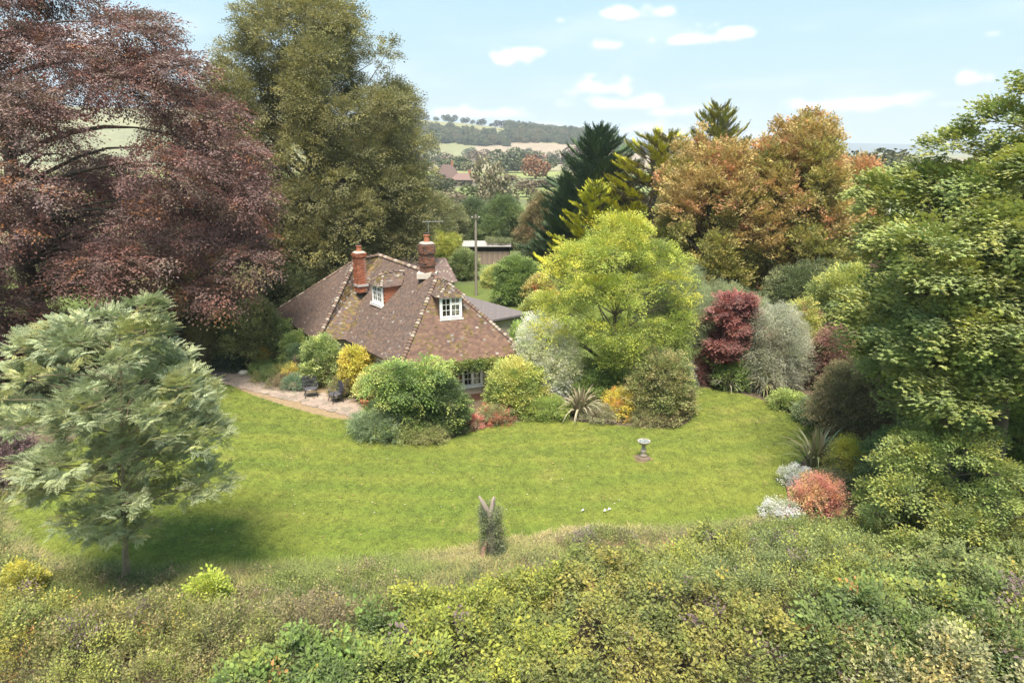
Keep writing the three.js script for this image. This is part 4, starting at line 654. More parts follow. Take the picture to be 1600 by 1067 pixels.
// autumn maples
function autumn(at, prof, n, seed, label, share) {
  const r = rng(seed), lobes = profileLobes(r, at, prof, n, 0.9, { squash: 1.15, vary: 0.5, inner: 0.25 }), top = prof[prof.length - 1][0];
  for (let i = 0; i < 22; i++) { const b = lobes[Math.floor(r() * lobes.length)]; if (b.c.y < top * 0.62) continue; lobes.push({ c: b.c.clone().add(V((r() - 0.5) * 0.8, 0.9 + r() * 0.7, (r() - 0.5) * 0.8)), r: [0.28, 0.8, 0.28] }); }
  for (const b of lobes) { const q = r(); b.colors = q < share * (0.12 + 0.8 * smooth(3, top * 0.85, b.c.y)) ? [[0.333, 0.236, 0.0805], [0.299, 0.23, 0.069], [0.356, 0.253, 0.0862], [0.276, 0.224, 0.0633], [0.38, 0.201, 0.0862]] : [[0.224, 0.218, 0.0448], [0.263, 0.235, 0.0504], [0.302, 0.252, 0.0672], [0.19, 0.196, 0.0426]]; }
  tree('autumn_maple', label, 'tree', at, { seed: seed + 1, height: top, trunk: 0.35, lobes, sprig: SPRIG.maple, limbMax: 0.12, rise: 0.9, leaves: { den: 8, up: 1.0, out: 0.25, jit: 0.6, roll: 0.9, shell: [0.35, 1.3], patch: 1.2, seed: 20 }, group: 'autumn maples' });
}
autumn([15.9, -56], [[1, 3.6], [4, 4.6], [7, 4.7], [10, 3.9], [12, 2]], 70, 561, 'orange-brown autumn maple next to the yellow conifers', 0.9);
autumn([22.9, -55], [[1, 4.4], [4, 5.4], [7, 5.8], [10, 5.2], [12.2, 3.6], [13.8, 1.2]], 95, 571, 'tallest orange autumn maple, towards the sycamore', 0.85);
// conifers
function conifer(name, label, at, H, R, seed, n, colorFn, o = {}) {
  const r = rng(seed), t = thing(name, label, 'conifer', [at[0], 0, at[1]], o.group), br = [], items = [];
  part('trunk', tube([V(0, -0.1, 0), V(o.lean ?? 0, H * 0.5, 0), V((o.lean ?? 0) * 2, H * 0.97, 0)], [H * 0.022, H * 0.014, 0.03], 8), barkMat, t);
  for (let i = 0; i < n; i++) {
    const v = Math.pow((i + r()) / n, 0.9), y = lerp(o.y0 ?? 0.6, H, v), a = i * 2.39996 + r() * 0.5, len = R * (Math.pow(1 - v, o.shape ?? 0.8) + 0.06) * (0.65 + r() * 0.55), el = (o.el ?? 0.25) + (r() - 0.4) * 0.35 + v * 0.25;
    const d = V(Math.cos(a) * Math.cos(el), Math.sin(el), Math.sin(a) * Math.cos(el)), b = V((o.lean ?? 0) * 2 * v, y - len * Math.sin(el) * 0.4, 0), e = b.clone().addScaledVector(d, len);
    br.push(limb(r, b, e, 0.03 + len * 0.008, 0.01, -0.05, 4));
    const k = Math.ceil(len * (o.den ?? 9) * 1.9) + 4;
    for (let j = 0; j < k; j++) { const t2 = lerp(o.bare ?? 0.25, 1, Math.pow((j + r()) / k, 0.8)), p = b.clone().lerp(e, t2); p.y += len * 0.1 * t2 * t2 + (r() - 0.5) * 0.12; const sd = V(-d.z, 0, d.x).multiplyScalar((r() - 0.5) * 2.6 * (1.1 - t2 * 0.4)), dir = d.clone().add(sd).add(V(0, 0.1 + r() * 0.25, 0)); p.add(V(at[0], 0, at[1])).addScaledVector(sd, len * 0.3 * (1.05 - t2)); p.y -= Math.abs(sd.length()) * len * 0.03; items.push({ m: placeMatrix(p, dir, (r() - 0.5) * 0.6, (o.scale ?? 1) * (0.7 + r() * 0.5)), c: colorFn(r, p, t2) }); }
  }
  part('branches', mergeGeometries(br), barkMat, t); foliage('crown', t, SPRIG.cypress, needleMat, items); return t;
}
const dk = (r, p) => palette(r, [[0.045, 0.075, 0.035], [0.06, 0.1, 0.045], [0.075, 0.115, 0.05], [0.05, 0.085, 0.045]], p, 1.5);
const gold = (r, p, t) => (t > 0.68 && r() < 0.9) ? palette(r, [[0.3, 0.29, 0.03], [0.38, 0.36, 0.03], [0.22, 0.23, 0.035]], p, 1.2) : r() < 0.6 ? palette(r, [[0.12, 0.085, 0.06], [0.15, 0.11, 0.07], [0.09, 0.08, 0.045]], p, 1) : palette(r, [[0.12, 0.14, 0.03], [0.17, 0.17, 0.035]], p, 1);
conifer('dark_cypress', 'tallest of the dark green conifers behind the golden tree', [8.8, -72], 14.6, 7, 601, 190, dk, { group: 'dark conifers', el: 0.22, shape: 0.6, den: 8 });
conifer('dark_cypress', 'shorter dark green conifer on the meadow side of the pair', [5.4, -70], 9.8, 3.6, 611, 130, dk, { group: 'dark conifers', el: 0.35 });
conifer('golden_cypress', 'yellow-tipped conifer with bare brown inner branches leaning over the dark conifer', [12.2, -66], 13.8, 7.6, 621, 120, gold, { el: 0.12, bare: 0.35, lean: 0.9, shape: 0.5, den: 9 });
conifer('golden_cypress', 'low bright yellow conifer in front of the dark conifers', [7.6, -64], 9.6, 4.8, 631, 90, (r, p, t) => t > 0.5 ? palette(r, [[0.3, 0.31, 0.02], [0.4, 0.38, 0.025], [0.24, 0.27, 0.03]], p, 1) : palette(r, [[0.13, 0.15, 0.03], [0.1, 0.085, 0.05]], p, 1), { el: 0.1, bare: 0.2, den: 8 });
conifer('golden_cypress', 'spiky golden green conifer top rising above the orange maples', [21.3, -74], 16.8, 7.4, 641, 120, (r, p, t) => t > 0.55 ? palette(r, [[0.22, 0.21, 0.04], [0.28, 0.26, 0.04], [0.14, 0.15, 0.035]], p, 1) : palette(r, [[0.09, 0.09, 0.04], [0.12, 0.1, 0.05]], p, 1), { el: 0.3, bare: 0.25, shape: 0.6, den: 8 });
// garden trees and bushes behind the cottage: [name, label, x, z, width, height, sprig, colours]
const backTrees = [
  ['apple_tree', 'pale olive fruit tree behind the dark chimney', -9.2, -83, 7.6, 6.8, 'oak', [[0.13, 0.14, 0.05], [0.16, 0.17, 0.06], [0.2, 0.2, 0.08]]],
  ['hazel_tree', 'greyish green tree beside the tall olive tree, left of the telegraph pole', -15, -88, 7, 7.4, 'oak', [[0.12, 0.13, 0.06], [0.15, 0.16, 0.07]]],
  ['holly_tree', 'dark green tree above the garden shed', -1.2, -91, 6.6, 5.8, 'oak', [[0.07, 0.11, 0.035], [0.1, 0.145, 0.04], [0.13, 0.17, 0.05]]],
  ['holly_tree', 'mid green tree between the shed and the telegraph pole top', -5.2, -94, 5.6, 5.6, 'oak', [[0.09, 0.12, 0.045], [0.12, 0.15, 0.055]]],
  ['cherry_tree', 'russet brown tree beside the dark conifers', 3.7, -80, 5.4, 7.0, 'oak', [[0.2, 0.13, 0.06], [0.16, 0.13, 0.05], [0.22, 0.17, 0.07], [0.13, 0.12, 0.04]]],
];
backTrees.forEach(([n, l, x, z, w, h, s, cols], i) => { const r = rng(700 + i * 7), R = w / 2, lobes = profileLobes(r, [x, z], [[h * 0.12, R * 0.7], [h * 0.35, R], [h * 0.65, R * 0.9], [h * 0.85, R * 0.55], [h * 0.97, R * 0.2]], 42, R * 0.3, { squash: 0.85 }); tree(n, l, 'tree', [x, z], { seed: 701 + i * 7, height: h, trunk: 0.14, lobes, sprig: SPRIG[s], limbMax: 0.06, leaves: { den: 9, roll: 0.9, patch: 1.2, seed: i * 5, colors: cols } }); });

// ================================================================ SHRUBS AND BORDER PLANTS
const lime = [[0.205, 0.256, 0.064], [0.282, 0.333, 0.0896], [0.384, 0.41, 0.154], [0.166, 0.218, 0.0512]], deep = [[0.0369, 0.0599, 0.0203], [0.0507, 0.0785, 0.0258], [0.0691, 0.0965, 0.0323]], mid = [[0.115, 0.166, 0.0384], [0.154, 0.218, 0.0512], [0.192, 0.256, 0.0576]], goldL = [[0.461, 0.384, 0.064], [0.5, 0.461, 0.0896], [0.384, 0.358, 0.064]], oliveL = [[0.141, 0.154, 0.0448], [0.179, 0.179, 0.0576], [0.218, 0.218, 0.0704]];
const shrubs = [
  // along the terrace side of the cottage
  ['olive_shrub', 'tall olive green shrub under the beech at the end of the terrace', [-15.6, -39.2], 3.0, 3.9, { colors: oliveL, leaves: { den: 26 } }],
  ['olive_shrub', 'yellowish conical shrub at the far end of the terrace path', [-18.4, -39.2], 1.7, 2.6, { colors: [[0.256, 0.218, 0.0768], [0.205, 0.192, 0.064]], sprig: SPRIG.small }],
  ['variegated_shrub', 'small pale green shrub highest against the left eave', [-14.0, -40.2], 1.6, 2.5, { colors: lime }],
  ['variegated_shrub', 'pale green shrub second along the cottage side', [-12.6, -38.2], 1.5, 2.2, { colors: lime }],
  ['variegated_shrub', 'largest pale green rounded shrub behind the garden chairs', [-10.5, -35.9], 1.95, 2.5, { colors: [[0.154, 0.205, 0.0576], [0.256, 0.307, 0.0896], [0.384, 0.422, 0.141], [0.115, 0.16, 0.0448]] }],
  ['dwarf_conifer', 'dark green cone-shaped dwarf conifer among the pale shrubs', [-12.2, -36.9], 0.95, 1.95, { colors: [[0.0768, 0.128, 0.0512], [0.102, 0.16, 0.064]], sprig: SPRIG.small, n: 12, taper: 1, leaves: { up: 1.5 } }],
  ['golden_shrub', 'column of bright golden yellow leaves against the cottage wall', [-8.3, -34.5], 1.25, 2.45, { colors: goldL, n: 20, R: 0.3 }],
  ['golden_shrub', 'pale yellow bush growing in the terracotta pot', [-7.3, -33.0], 1.05, 1.25, { colors: [[0.41, 0.397, 0.128], [0.333, 0.358, 0.102], [0.461, 0.435, 0.179]], y0: 0.35 }],
  ['low_shrub', 'blue-green low mound left of the chairs', [-11.8, -35.0], 1.1, 0.6, { colors: [[0.115, 0.179, 0.102], [0.141, 0.205, 0.115]], sprig: SPRIG.small, n: 9 }],
  ['flower_clump', 'small clump of yellow-orange flowers by the pale shrub', [-12.2, -35.9], 0.75, 1.0, { colors: [[0.5, 0.384, 0.064], [0.461, 0.422, 0.128], [0.256, 0.282, 0.064]], sprig: SPRIG.small, n: 9, category: 'flowers' }],
  ['low_shrub', 'bronze green low plants behind the right-hand chair', [-8.9, -34.0], 1.3, 0.9, { colors: [[0.192, 0.166, 0.064], [0.154, 0.166, 0.0512]], sprig: SPRIG.small, n: 9 }],
  ['low_shrub', 'straggly low green plants at the back of the terrace', [-14.2, -37.9], 2.0, 0.55, { colors: mid, sprig: SPRIG.small, n: 10, depth: 0.6 }],
  ['low_shrub', 'strap-leaved dark green clump at the terrace end', [-16.6, -38.5], 1.6, 0.8, { colors: deep, n: 9, depth: 0.7 }],
  ['low_shrub', 'mixed green and yellow low plants between the pale shrubs and the paving', [-13.2, -36.6], 2.3, 0.6, { colors: [[0.2, 0.22, 0.06], [0.3, 0.26, 0.07], [0.14, 0.18, 0.05]], sprig: SPRIG.small, n: 12, depth: 0.6 }],
  ['low_shrub', 'bronze tufted plant at the back edge of the paving left of the chairs', [-12.6, -35.6], 1.3, 0.45, { colors: [[0.22, 0.17, 0.09], [0.17, 0.15, 0.07]], sprig: SPRIG.small, n: 9 }],
  // the corner in front of the cottage
  ['dark_shrub', 'rounded very dark green shrub below the front window', [-2.9, -29.2], 1.6, 2.4, { colors: deep, sprig: SPRIG.small, mat: waxyMat, n: 20, leaves: { den: 48 } }],
  ['ground_cover', 'grey-green ground cover spilling on to the lawn beneath the layered shrub', [-5.9, -28.9], 2.4, 0.95, { colors: [[0.166, 0.218, 0.109], [0.218, 0.269, 0.141], [0.128, 0.179, 0.0768]], sprig: SPRIG.small, n: 14, depth: 0.7 }],
  ['ground_cover', 'yellowish grassy ground cover between the layered shrub and lawn', [-4.0, -28.4], 2.2, 0.5, { colors: [[0.256, 0.256, 0.0896], [0.205, 0.23, 0.064]], sprig: SPRIG.small, n: 10, depth: 0.5 }],
  ['climbing_rose', 'yellow-green climber heaped against the front wall beside the window', [0.15, -31.9], 2.4, 2.3, { colors: [[0.192, 0.243, 0.0576], [0.269, 0.307, 0.064], [0.358, 0.371, 0.0896], [0.422, 0.397, 0.115]], depth: 0.8 }],
  ['low_shrub', 'red-flowered low plants at the foot of the front climber', [-0.9, -30.4], 1.7, 0.55, { colors: [[0.166, 0.205, 0.0768], [0.384, 0.115, 0.0768], [0.218, 0.218, 0.0896]], sprig: SPRIG.small, n: 9, depth: 0.5 }],
  ['low_shrub', 'coral-pink low plant beside the dark rounded shrub', [-1.8, -29.7], 0.7, 0.45, { colors: [[0.461, 0.166, 0.128], [0.5, 0.256, 0.205], [0.256, 0.218, 0.115]], sprig: SPRIG.small, n: 7 }],
  ['low_shrub', 'fresh green low edging right of the red flowers', [1.6, -31.1], 2.3, 0.7, { colors: [[0.192, 0.256, 0.0448], [0.256, 0.294, 0.0512]], sprig: SPRIG.small, n: 12, depth: 0.5 }],
  ['cream_shrub', 'tall cream-variegated shrub at the right corner of the cottage', [1.8, -33.7], 3.1, 4.1, { colors: [[0.486, 0.499, 0.294], [0.5, 0.5, 0.384], [0.384, 0.422, 0.218], [0.5, 0.5, 0.435]], sprig: SPRIG.small, n: 26, leaves: { den: 42 } }],
  ['mahonia_shrub', 'green shrub with brown mottled leaves at the bed tip', [7.2, -31.4], 2.9, 2.85, { colors: [[0.166, 0.192, 0.0512], [0.23, 0.23, 0.0768], [0.282, 0.243, 0.102], [0.128, 0.166, 0.0448]], n: 22 }],
  ['flower_clump', 'orange and yellow flowering clump at the front of the middle bed', [5.3, -31.1], 1.4, 1.2, { colors: [[0.5, 0.384, 0.0384], [0.5, 0.435, 0.064], [0.23, 0.243, 0.064], [0.5, 0.256, 0.0384]], sprig: SPRIG.small, n: 11, category: 'flowers' }],
  ['low_shrub', 'mixed low border plants left of the orange flowers', [4.2, -30.6], 1.5, 0.5, { colors: [[0.154, 0.179, 0.0768], [0.218, 0.218, 0.102], [0.32, 0.282, 0.192]], sprig: SPRIG.small, n: 9, depth: 0.5 }],
  ['low_shrub', 'brownish low border plants at the rounded tip of the bed', [6.9, -30.3], 2.3, 0.5, { colors: [[0.23, 0.179, 0.0896], [0.256, 0.243, 0.102], [0.179, 0.192, 0.064]], sprig: SPRIG.small, n: 10, depth: 0.4 }],
  ['dark_shrub', 'leafy shrub under the golden tree behind the spiky plant', [4.2, -33.4], 2.6, 1.7, { colors: mid, n: 14 }],
  // bed behind the lawn on the right
  ['silver_shrub', 'large silver-grey domed shrub with fine drooping leaves', [14.1, -35.7], 3.4, 4.4, { colors: [[0.218, 0.23, 0.154], [0.282, 0.282, 0.205], [0.333, 0.333, 0.243], [0.179, 0.192, 0.115]], sprig: SPRIG.willow, n: 34, R: 0.2, leaves: { den: 34, up: -0.1, out: 0.6, jit: 0.8 } }],
  ['purple_shrub', 'dark red low shrub left of the red maple', [10.7, -36.2], 1.3, 1.5, { colors: [[0.179, 0.0576, 0.0512], [0.154, 0.0896, 0.0576]], sprig: SPRIG.small }],
  ['lavender_shrub', 'grey-blue mound behind the spotted shrub', [8.9, -35.8], 1.7, 1.3, { colors: [[0.205, 0.23, 0.205], [0.256, 0.269, 0.243]], sprig: SPRIG.willow }],
  ['green_shrub', 'dark green mound between the bed edge and the silver dome', [12.3, -35.7], 2.2, 1.3, { colors: mid, n: 12 }],
  ['yellow_shrub', 'yellow-green shrub with pink tips behind the silver dome', [16.8, -38.4], 2.4, 4.1, { colors: [[0.32, 0.333, 0.0768], [0.422, 0.384, 0.102], [0.166, 0.205, 0.0512], [0.32, 0.166, 0.115]] }],
  ['red_brown_shrub', 'red-brown leaved shrub right of the silver dome', [17.6, -35.3], 2.7, 3.1, { colors: [[0.166, 0.0768, 0.0576], [0.205, 0.109, 0.0768], [0.115, 0.109, 0.0448], [0.243, 0.128, 0.096]] }],
  ['edging_plant', 'bright green edging clump along the lawn nearest the silver dome', [13.9, -32.3], 1.6, 0.6, { colors: [[0.205, 0.256, 0.064], [0.256, 0.307, 0.0768]], n: 9 }],
  ['edging_plant', 'grey-green edging clump along the lawn farther from the silver dome', [14.6, -30.8], 1.7, 0.6, { colors: [[0.166, 0.205, 0.0896], [0.205, 0.243, 0.115]], n: 9 }],
  ['bronze_shrub', 'big bronze-green shrub between the lawn and the sycamore', [15.3, -28.6], 3.3, 3.1, { colors: [[0.24, 0.2, 0.09], [0.2, 0.16, 0.08], [0.17, 0.17, 0.06], [0.27, 0.2, 0.11]], n: 22, leaves: { den: 30 } }],
  // bed on the right of the lawn
  ['yellow_shrub', 'yellow flowering shrub beside the spiky plant near the sycamore', [12.9, -24.1], 1.3, 1.8, { colors: [[0.461, 0.41, 0.0512], [0.307, 0.307, 0.0512], [0.179, 0.192, 0.0512]], sprig: SPRIG.small }],
  ['coral_shrub', 'coral orange bush at the corner of the right-hand bed', [10.9, -21.9], 1.45, 1.15, { colors: [[0.5, 0.256, 0.128], [0.486, 0.218, 0.154], [0.384, 0.166, 0.141], [0.5, 0.333, 0.154]], sprig: SPRIG.small, n: 14 }],
  ['white_flowers', 'larger drift of white and lilac flowers on the curved bed edge', [11.0, -24.0], 1.0, 0.55, { colors: [[0.5, 0.5, 0.486], [0.5, 0.5, 0.5], [0.256, 0.282, 0.179]], sprig: SPRIG.small, n: 9, category: 'flowers', depth: 1.3 }],
  ['white_flowers', 'small white flower clump at the hedge end of the bed', [9.5, -21.6], 0.95, 0.4, { colors: [[0.5, 0.5, 0.5], [0.5, 0.499, 0.461], [0.23, 0.256, 0.154]], sprig: SPRIG.small, n: 8, category: 'flowers' }],
  ['low_shrub', 'dark green low plants around the coral bush', [11.8, -23.0], 1.9, 0.75, { colors: [[0.102, 0.128, 0.0448], [0.166, 0.166, 0.064], [0.205, 0.154, 0.0896]], sprig: SPRIG.small, n: 11 }],
  ['green_shrub', 'leafy green shrub between the yellow shrub and the sycamore', [14.2, -22.6], 2.4, 2.6, { colors: [[0.102, 0.154, 0.0512], [0.141, 0.198, 0.0576], [0.179, 0.218, 0.0768]] }],
  // behind the cottage and at the back of the garden
  ['laurel_bush', 'round glossy laurel bush by the telegraph pole', [-4.9, -68.5], 2.7, 2.5, { colors: [[0.102, 0.141, 0.0384], [0.166, 0.205, 0.064], [0.218, 0.243, 0.0896]] }],
  ['yellow_shrub', 'soft yellow shrub on the back lawn by the pole', [-1.2, -65], 3.2, 1.5, { colors: [[0.32, 0.333, 0.0896], [0.384, 0.384, 0.115], [0.243, 0.269, 0.0768]] }],
  ['green_shrub', 'mid green bush behind the flat-roofed extension', [0.6, -57.5], 3.9, 3.2, { colors: mid, n: 20 }],
  ['green_shrub', 'dark green bush beside the shed wall', [3.4, -75.5], 4.2, 2.6, { colors: deep, n: 16 }],
  ['orange_shrub', 'green shrub with orange flowers behind the extension', [2.4, -55], 2.2, 2.3, { colors: [[0.205, 0.23, 0.064], [0.486, 0.205, 0.0768], [0.282, 0.256, 0.0896], [0.384, 0.333, 0.102]] }],
  ['yellow_shrub', 'pale yellow-green bush between the orange-flowered shrub and golden tree', [2.0, -47], 2.4, 2.4, { colors: [[0.282, 0.307, 0.0768], [0.384, 0.384, 0.102], [0.192, 0.23, 0.064]] }],
  ['ivy_bush', 'green ivy mound beside the extension wall', [1.1, -40.2], 2.2, 2.2, { colors: [[0.166, 0.243, 0.0512], [0.23, 0.307, 0.064]] }],
  ['yellow_shrub', 'tall yellow-green bush behind the cottage near the fruit tree', [-8.2, -79], 4, 3.4, { colors: [[0.282, 0.307, 0.064], [0.358, 0.358, 0.0768]] }],
  ['green_shrub', 'broad dull green bush in front of the right-hand autumn maple', [21.3, -49], 5.4, 4.0, { colors: [[0.128, 0.141, 0.0576], [0.166, 0.179, 0.0704], [0.102, 0.128, 0.0448]], n: 22, leaves: { den: 22 } }],
  ['green_shrub', 'grey-green bush between the silver dome and the left-hand maple', [14.5, -45], 5, 3.2, { colors: [[0.166, 0.192, 0.0896], [0.205, 0.23, 0.115], [0.141, 0.166, 0.064]], n: 18, leaves: { den: 22 }, sprig: SPRIG.willow }],
  ['yellow_shrub', 'yellow-green bush rising behind the red-brown shrub', [21.0, -41.5], 4.2, 5.6, { colors: [[0.256, 0.282, 0.064], [0.333, 0.333, 0.0768], [0.179, 0.218, 0.0576]], n: 24, leaves: { den: 26 } }],
  ['smoke_bush', 'dark purple smoke bush beside the sycamore crown', [23.6, -41.2], 4.2, 5.9, { colors: [[0.128, 0.0768, 0.0576], [0.179, 0.109, 0.0768], [0.23, 0.154, 0.102], [0.141, 0.128, 0.064]], n: 24, leaves: { den: 26 } }],
  ['green_shrub', 'rounded mid green bush far back beyond the purple smoke bush', [30.5, -54], 6, 6.2, { colors: [[0.154, 0.192, 0.064], [0.205, 0.23, 0.0768]], n: 20, leaves: { den: 18 }, core: 1.2 }],
  ['green_shrub', 'green bush filling the gap beside the sycamore', [19.5, -31.5], 4.6, 4.2, { colors: [[0.12, 0.15, 0.045], [0.15, 0.18, 0.055]], n: 20, leaves: { den: 24 } }],
  ['green_shrub', 'leafy green bush among the sycamore trunks', [19.6, -23.8], 4.4, 3.2, { colors: mid, n: 16, leaves: { den: 24 } }],
  ['brown_scrub', 'dry brown bracken heap at the foot of the sycamore trunks', [15.8, -15.6], 3.6, 1.3, { colors: [[0.128, 0.096, 0.064], [0.166, 0.128, 0.0768], [0.102, 0.102, 0.0512]], sprig: SPRIG.small, n: 14 }],
  // under the beech
  ['dark_shrub', 'laurel thicket behind the feathery tree, under the beech', [-24.5, -34.5], 7, 3.4, { colors: [[0.1, 0.12, 0.045], [0.13, 0.145, 0.055], [0.16, 0.16, 0.06]], n: 26, leaves: { den: 18 } }],
  ['dark_shrub', 'broad shrub mass between the beech and the terrace end', [-19.3, -42.6], 5.5, 3.2, { colors: [[0.1, 0.12, 0.045], [0.13, 0.145, 0.055], [0.16, 0.16, 0.06]], n: 22, leaves: { den: 20 } }],
  ['dark_shrub', 'large leafy shrub below the tall olive tree behind the cottage corner', [-17.6, -50], 6.5, 4.2, { colors: [[0.1, 0.12, 0.045], [0.13, 0.145, 0.055], [0.16, 0.16, 0.06]], n: 22, leaves: { den: 16 } }],
  ['purple_shrub', 'purple leaved shrub at the left end of the rough grass', [-19.8, -24.2], 2.4, 2.0, { colors: [[0.154, 0.0896, 0.096], [0.192, 0.128, 0.128], [0.128, 0.102, 0.0768]], sprig: SPRIG.small }],
  ['yellow_shrub', 'small yellow bush left of the feathery tree trunk', [-14.2, -17.0], 1.1, 0.75, { colors: [[0.346, 0.307, 0.0384], [0.256, 0.256, 0.0512]], n: 9 }],
  ['yellow_shrub', 'bright lime bush poking above the hedge', [-8.5, -16.4], 0.9, 0.9, { colors: [[0.333, 0.358, 0.0384], [0.256, 0.307, 0.0384]], n: 9 }],
];
shrubs.forEach(([n, l, at, w, h, o], i) => { const area = 4 * Math.PI * Math.pow(w * 0.24, 2); const far = -at[1] > 39; shrub(n, l, at, w, h, { seed: 900 + i * 13, ...o, leaves: { den: far ? 24 : 34, scale: far ? [1.1, 1.7] : [0.8, 1.3], ...(o.leaves ?? {}) } }); });
// layered bright green shrub in front of the cottage corner
{
  const r = rng(1301), at = [-4.65, -29.7], lobes = [];
  for (let i = 0; i < 36; i++) { const v = (i + 0.5) / 36, y = [0.45, 1.0, 1.6, 2.2, 2.75][Math.floor(v * 4.99)] + (r() - 0.5) * 0.22, a = i * 2.4 + r() * 0.6, R = 2.0 * Math.sqrt(Math.max(0.03, 1 - Math.pow((y - 1.0) / 2.7, 2))) * (0.35 + 0.65 * r()); lobes.push({ c: V(at[0] + Math.cos(a) * R, y, at[1] + Math.sin(a) * R * 0.75), r: [0.6 + r() * 0.25, 0.17, 0.6 + r() * 0.25] }); }
  tree('layered_shrub', 'big bright green layered shrub in front of the cottage corner', 'shrub', at, { seed: 1302, height: 3.4, trunk: 0.09, lobes, sprig: SPRIG.bramble, limbMax: 0.04, leaves: { den: 24, up: 0.3, out: 0.7, roll: 0.35, jit: 0.35, patch: 0.7, colors: [[0.1, 0.155, 0.03], [0.14, 0.21, 0.035], [0.19, 0.25, 0.045], [0.23, 0.26, 0.06]] } });
}
// red japanese maple: flat tiers
{
  const r = rng(1311), at = [11.5, -36.2], lobes = [];
  for (let i = 0; i < 44; i++) { const y = [1.9, 2.6, 3.3, 3.9, 4.5][i % 5] + (r() - 0.5) * 0.5, R = [1.2, 1.55, 1.5, 1.2, 0.8][i % 5] * Math.sqrt(r()), a = r() * 6.28; lobes.push({ c: V(at[0] + [-0.3, 0, 0.2, 0.4, 0.6][i % 5] + Math.cos(a) * R, y, at[1] + Math.sin(a) * R), r: [0.42, 0.13, 0.42] }); }
  tree('japanese_maple', 'crimson japanese maple in flat tiers beside the silver dome', 'tree', at, { seed: 1312, height: 4.4, trunk: 0.07, lobes, sprig: SPRIG.japan, limbMax: 0.03, leaves: { den: 30, up: 0.2, out: 0.7, roll: 0.3, jit: 0.3, patch: 0.6, colors: [[0.19, 0.06, 0.052], [0.24, 0.08, 0.068], [0.29, 0.11, 0.085], [0.17, 0.07, 0.058]] } });
}
// climber on the front wall, between eave and window
{
  const r = rng(1321), t = thing('wall_climber', 'green leafy climber covering the front wall under the eave', 'climber', [-2.6, 0, -32.7]);
  const a = V(-5.2, 0, -31.9), b = V(0.35, 0, -34.0), out = V(0.351, 0, 0.936), items = [];
  for (let i = 0; i < 2600; i++) { const u = Math.pow(r(), 1.25), L = 5.93, d = u * L, v = r(); let y = lerp(2.32, 0.1, Math.pow(v, 1.3)); const win = d > 2.35 && d < 4.2; if (win && y > 0.7 && y < 1.86 + 0.12 * Math.sin(d * 9)) continue; if (d > 4.6 && y > 2.05 + 0.2 * noise(d * 3, 1)) continue; if (win && y <= 0.7) continue;
    const p = a.clone().lerp(b, u).addScaledVector(out, 0.03 + r() * 0.25).setY(y); items.push({ m: placeMatrix(p, out.clone().add(V((r() - 0.5) * 1.6, (r() - 0.3) * 1.4, (r() - 0.5) * 1.6)), (r() - 0.5) * 1.4, 0.7 + r() * 0.5), c: palette(r, [[0.12, 0.17, 0.035], [0.17, 0.22, 0.045], [0.22, 0.25, 0.05], [0.26, 0.27, 0.07]], p, 0.6) }); }
  part('stem', mergeGeometries([0.05, 0.22, 0.4, 0.85].map((u) => { const p = a.clone().lerp(b, u).addScaledVector(out, 0.03); return limb(r, p.clone().setY(0), p.clone().setY(2.2).add(V(0.3, 0, -0.1)), 0.03, 0.01, 0.02); })), barkMat, t);
  foliage('foliage', t, SPRIG.broad, leafMat, items);
}
// spiky phormiums: every blade its own leaf
function spiky(label, [x, z], n, L, w, cols, spread, seed) {
  const r = rng(seed), t = thing('phormium_plant', label, 'plant', [x, 0, z], 'spiky strap-leaved plants'), mats = cols.map((c) => new THREE.MeshStandardMaterial({ color: lin(...c), roughness: 0.55, side: THREE.DoubleSide }));
  const forms = [0, 1, 2, 3, 4].map((k) => { const pos = [], idx = [], N = 7, lean = lerp(0.12, 1.15, k / 4) * spread; for (let i = 0; i <= N; i++) { const q = i / N, a = lean * (0.25 + 0.75 * q * q) , y = Math.cos(lean * 0.5 + a * 0.6 * q) * q, xx = Math.sin(lean * 0.5 + a * 0.6 * q) * q, hw = w * (q < 0.1 ? 0.7 : 1 - Math.pow(q, 3) * 0.97) * 0.5; pos.push(xx * L, Math.max(0.02, y * L), -hw, xx * L - hw * 0.3, Math.max(0.01, y * L - hw * 0.35), 0, xx * L, Math.max(0.02, y * L), hw); } for (let i = 0; i < N; i++) { const b = i * 3; idx.push(b, b + 3, b + 1, b + 1, b + 3, b + 4, b + 1, b + 4, b + 2, b + 2, b + 4, b + 5); } const g = new THREE.BufferGeometry(); g.setAttribute('position', new THREE.Float32BufferAttribute(pos, 3)); g.setIndex(idx); g.computeVertexNormals(); return g; });
  for (let i = 0; i < n; i++) { const m = part('leaf', forms[Math.floor(r() * 5)], mats[Math.floor(r() * mats.length)], t); m.rotation.y = i * 2.4 + r() * 0.5; m.position.set((r() - 0.5) * 0.25, 0, (r() - 0.5) * 0.25); m.scale.setScalar(0.7 + r() * 0.45); }
}
spiky('arching cream and brown spiky plant at the front of the golden tree bed', [3.3, -31.2], 95, 1.55, 0.12, [[0.24, 0.22, 0.13], [0.34, 0.3, 0.2], [0.2, 0.15, 0.1], [0.28, 0.29, 0.16]], 1.15, 1401);
spiky('green and yellow striped spiky plant below the silver dome', [13.5, -34.5], 90, 1.5, 0.12, [[0.2, 0.24, 0.09], [0.3, 0.32, 0.13], [0.15, 0.19, 0.06], [0.26, 0.2, 0.12]], 1.15, 1411);
spiky('bronze-grey spiky plant beneath the red maple', [11.6, -34.9], 60, 1.3, 0.1, [[0.14, 0.13, 0.09], [0.2, 0.19, 0.14], [0.1, 0.1, 0.07]], 1.1, 1421);
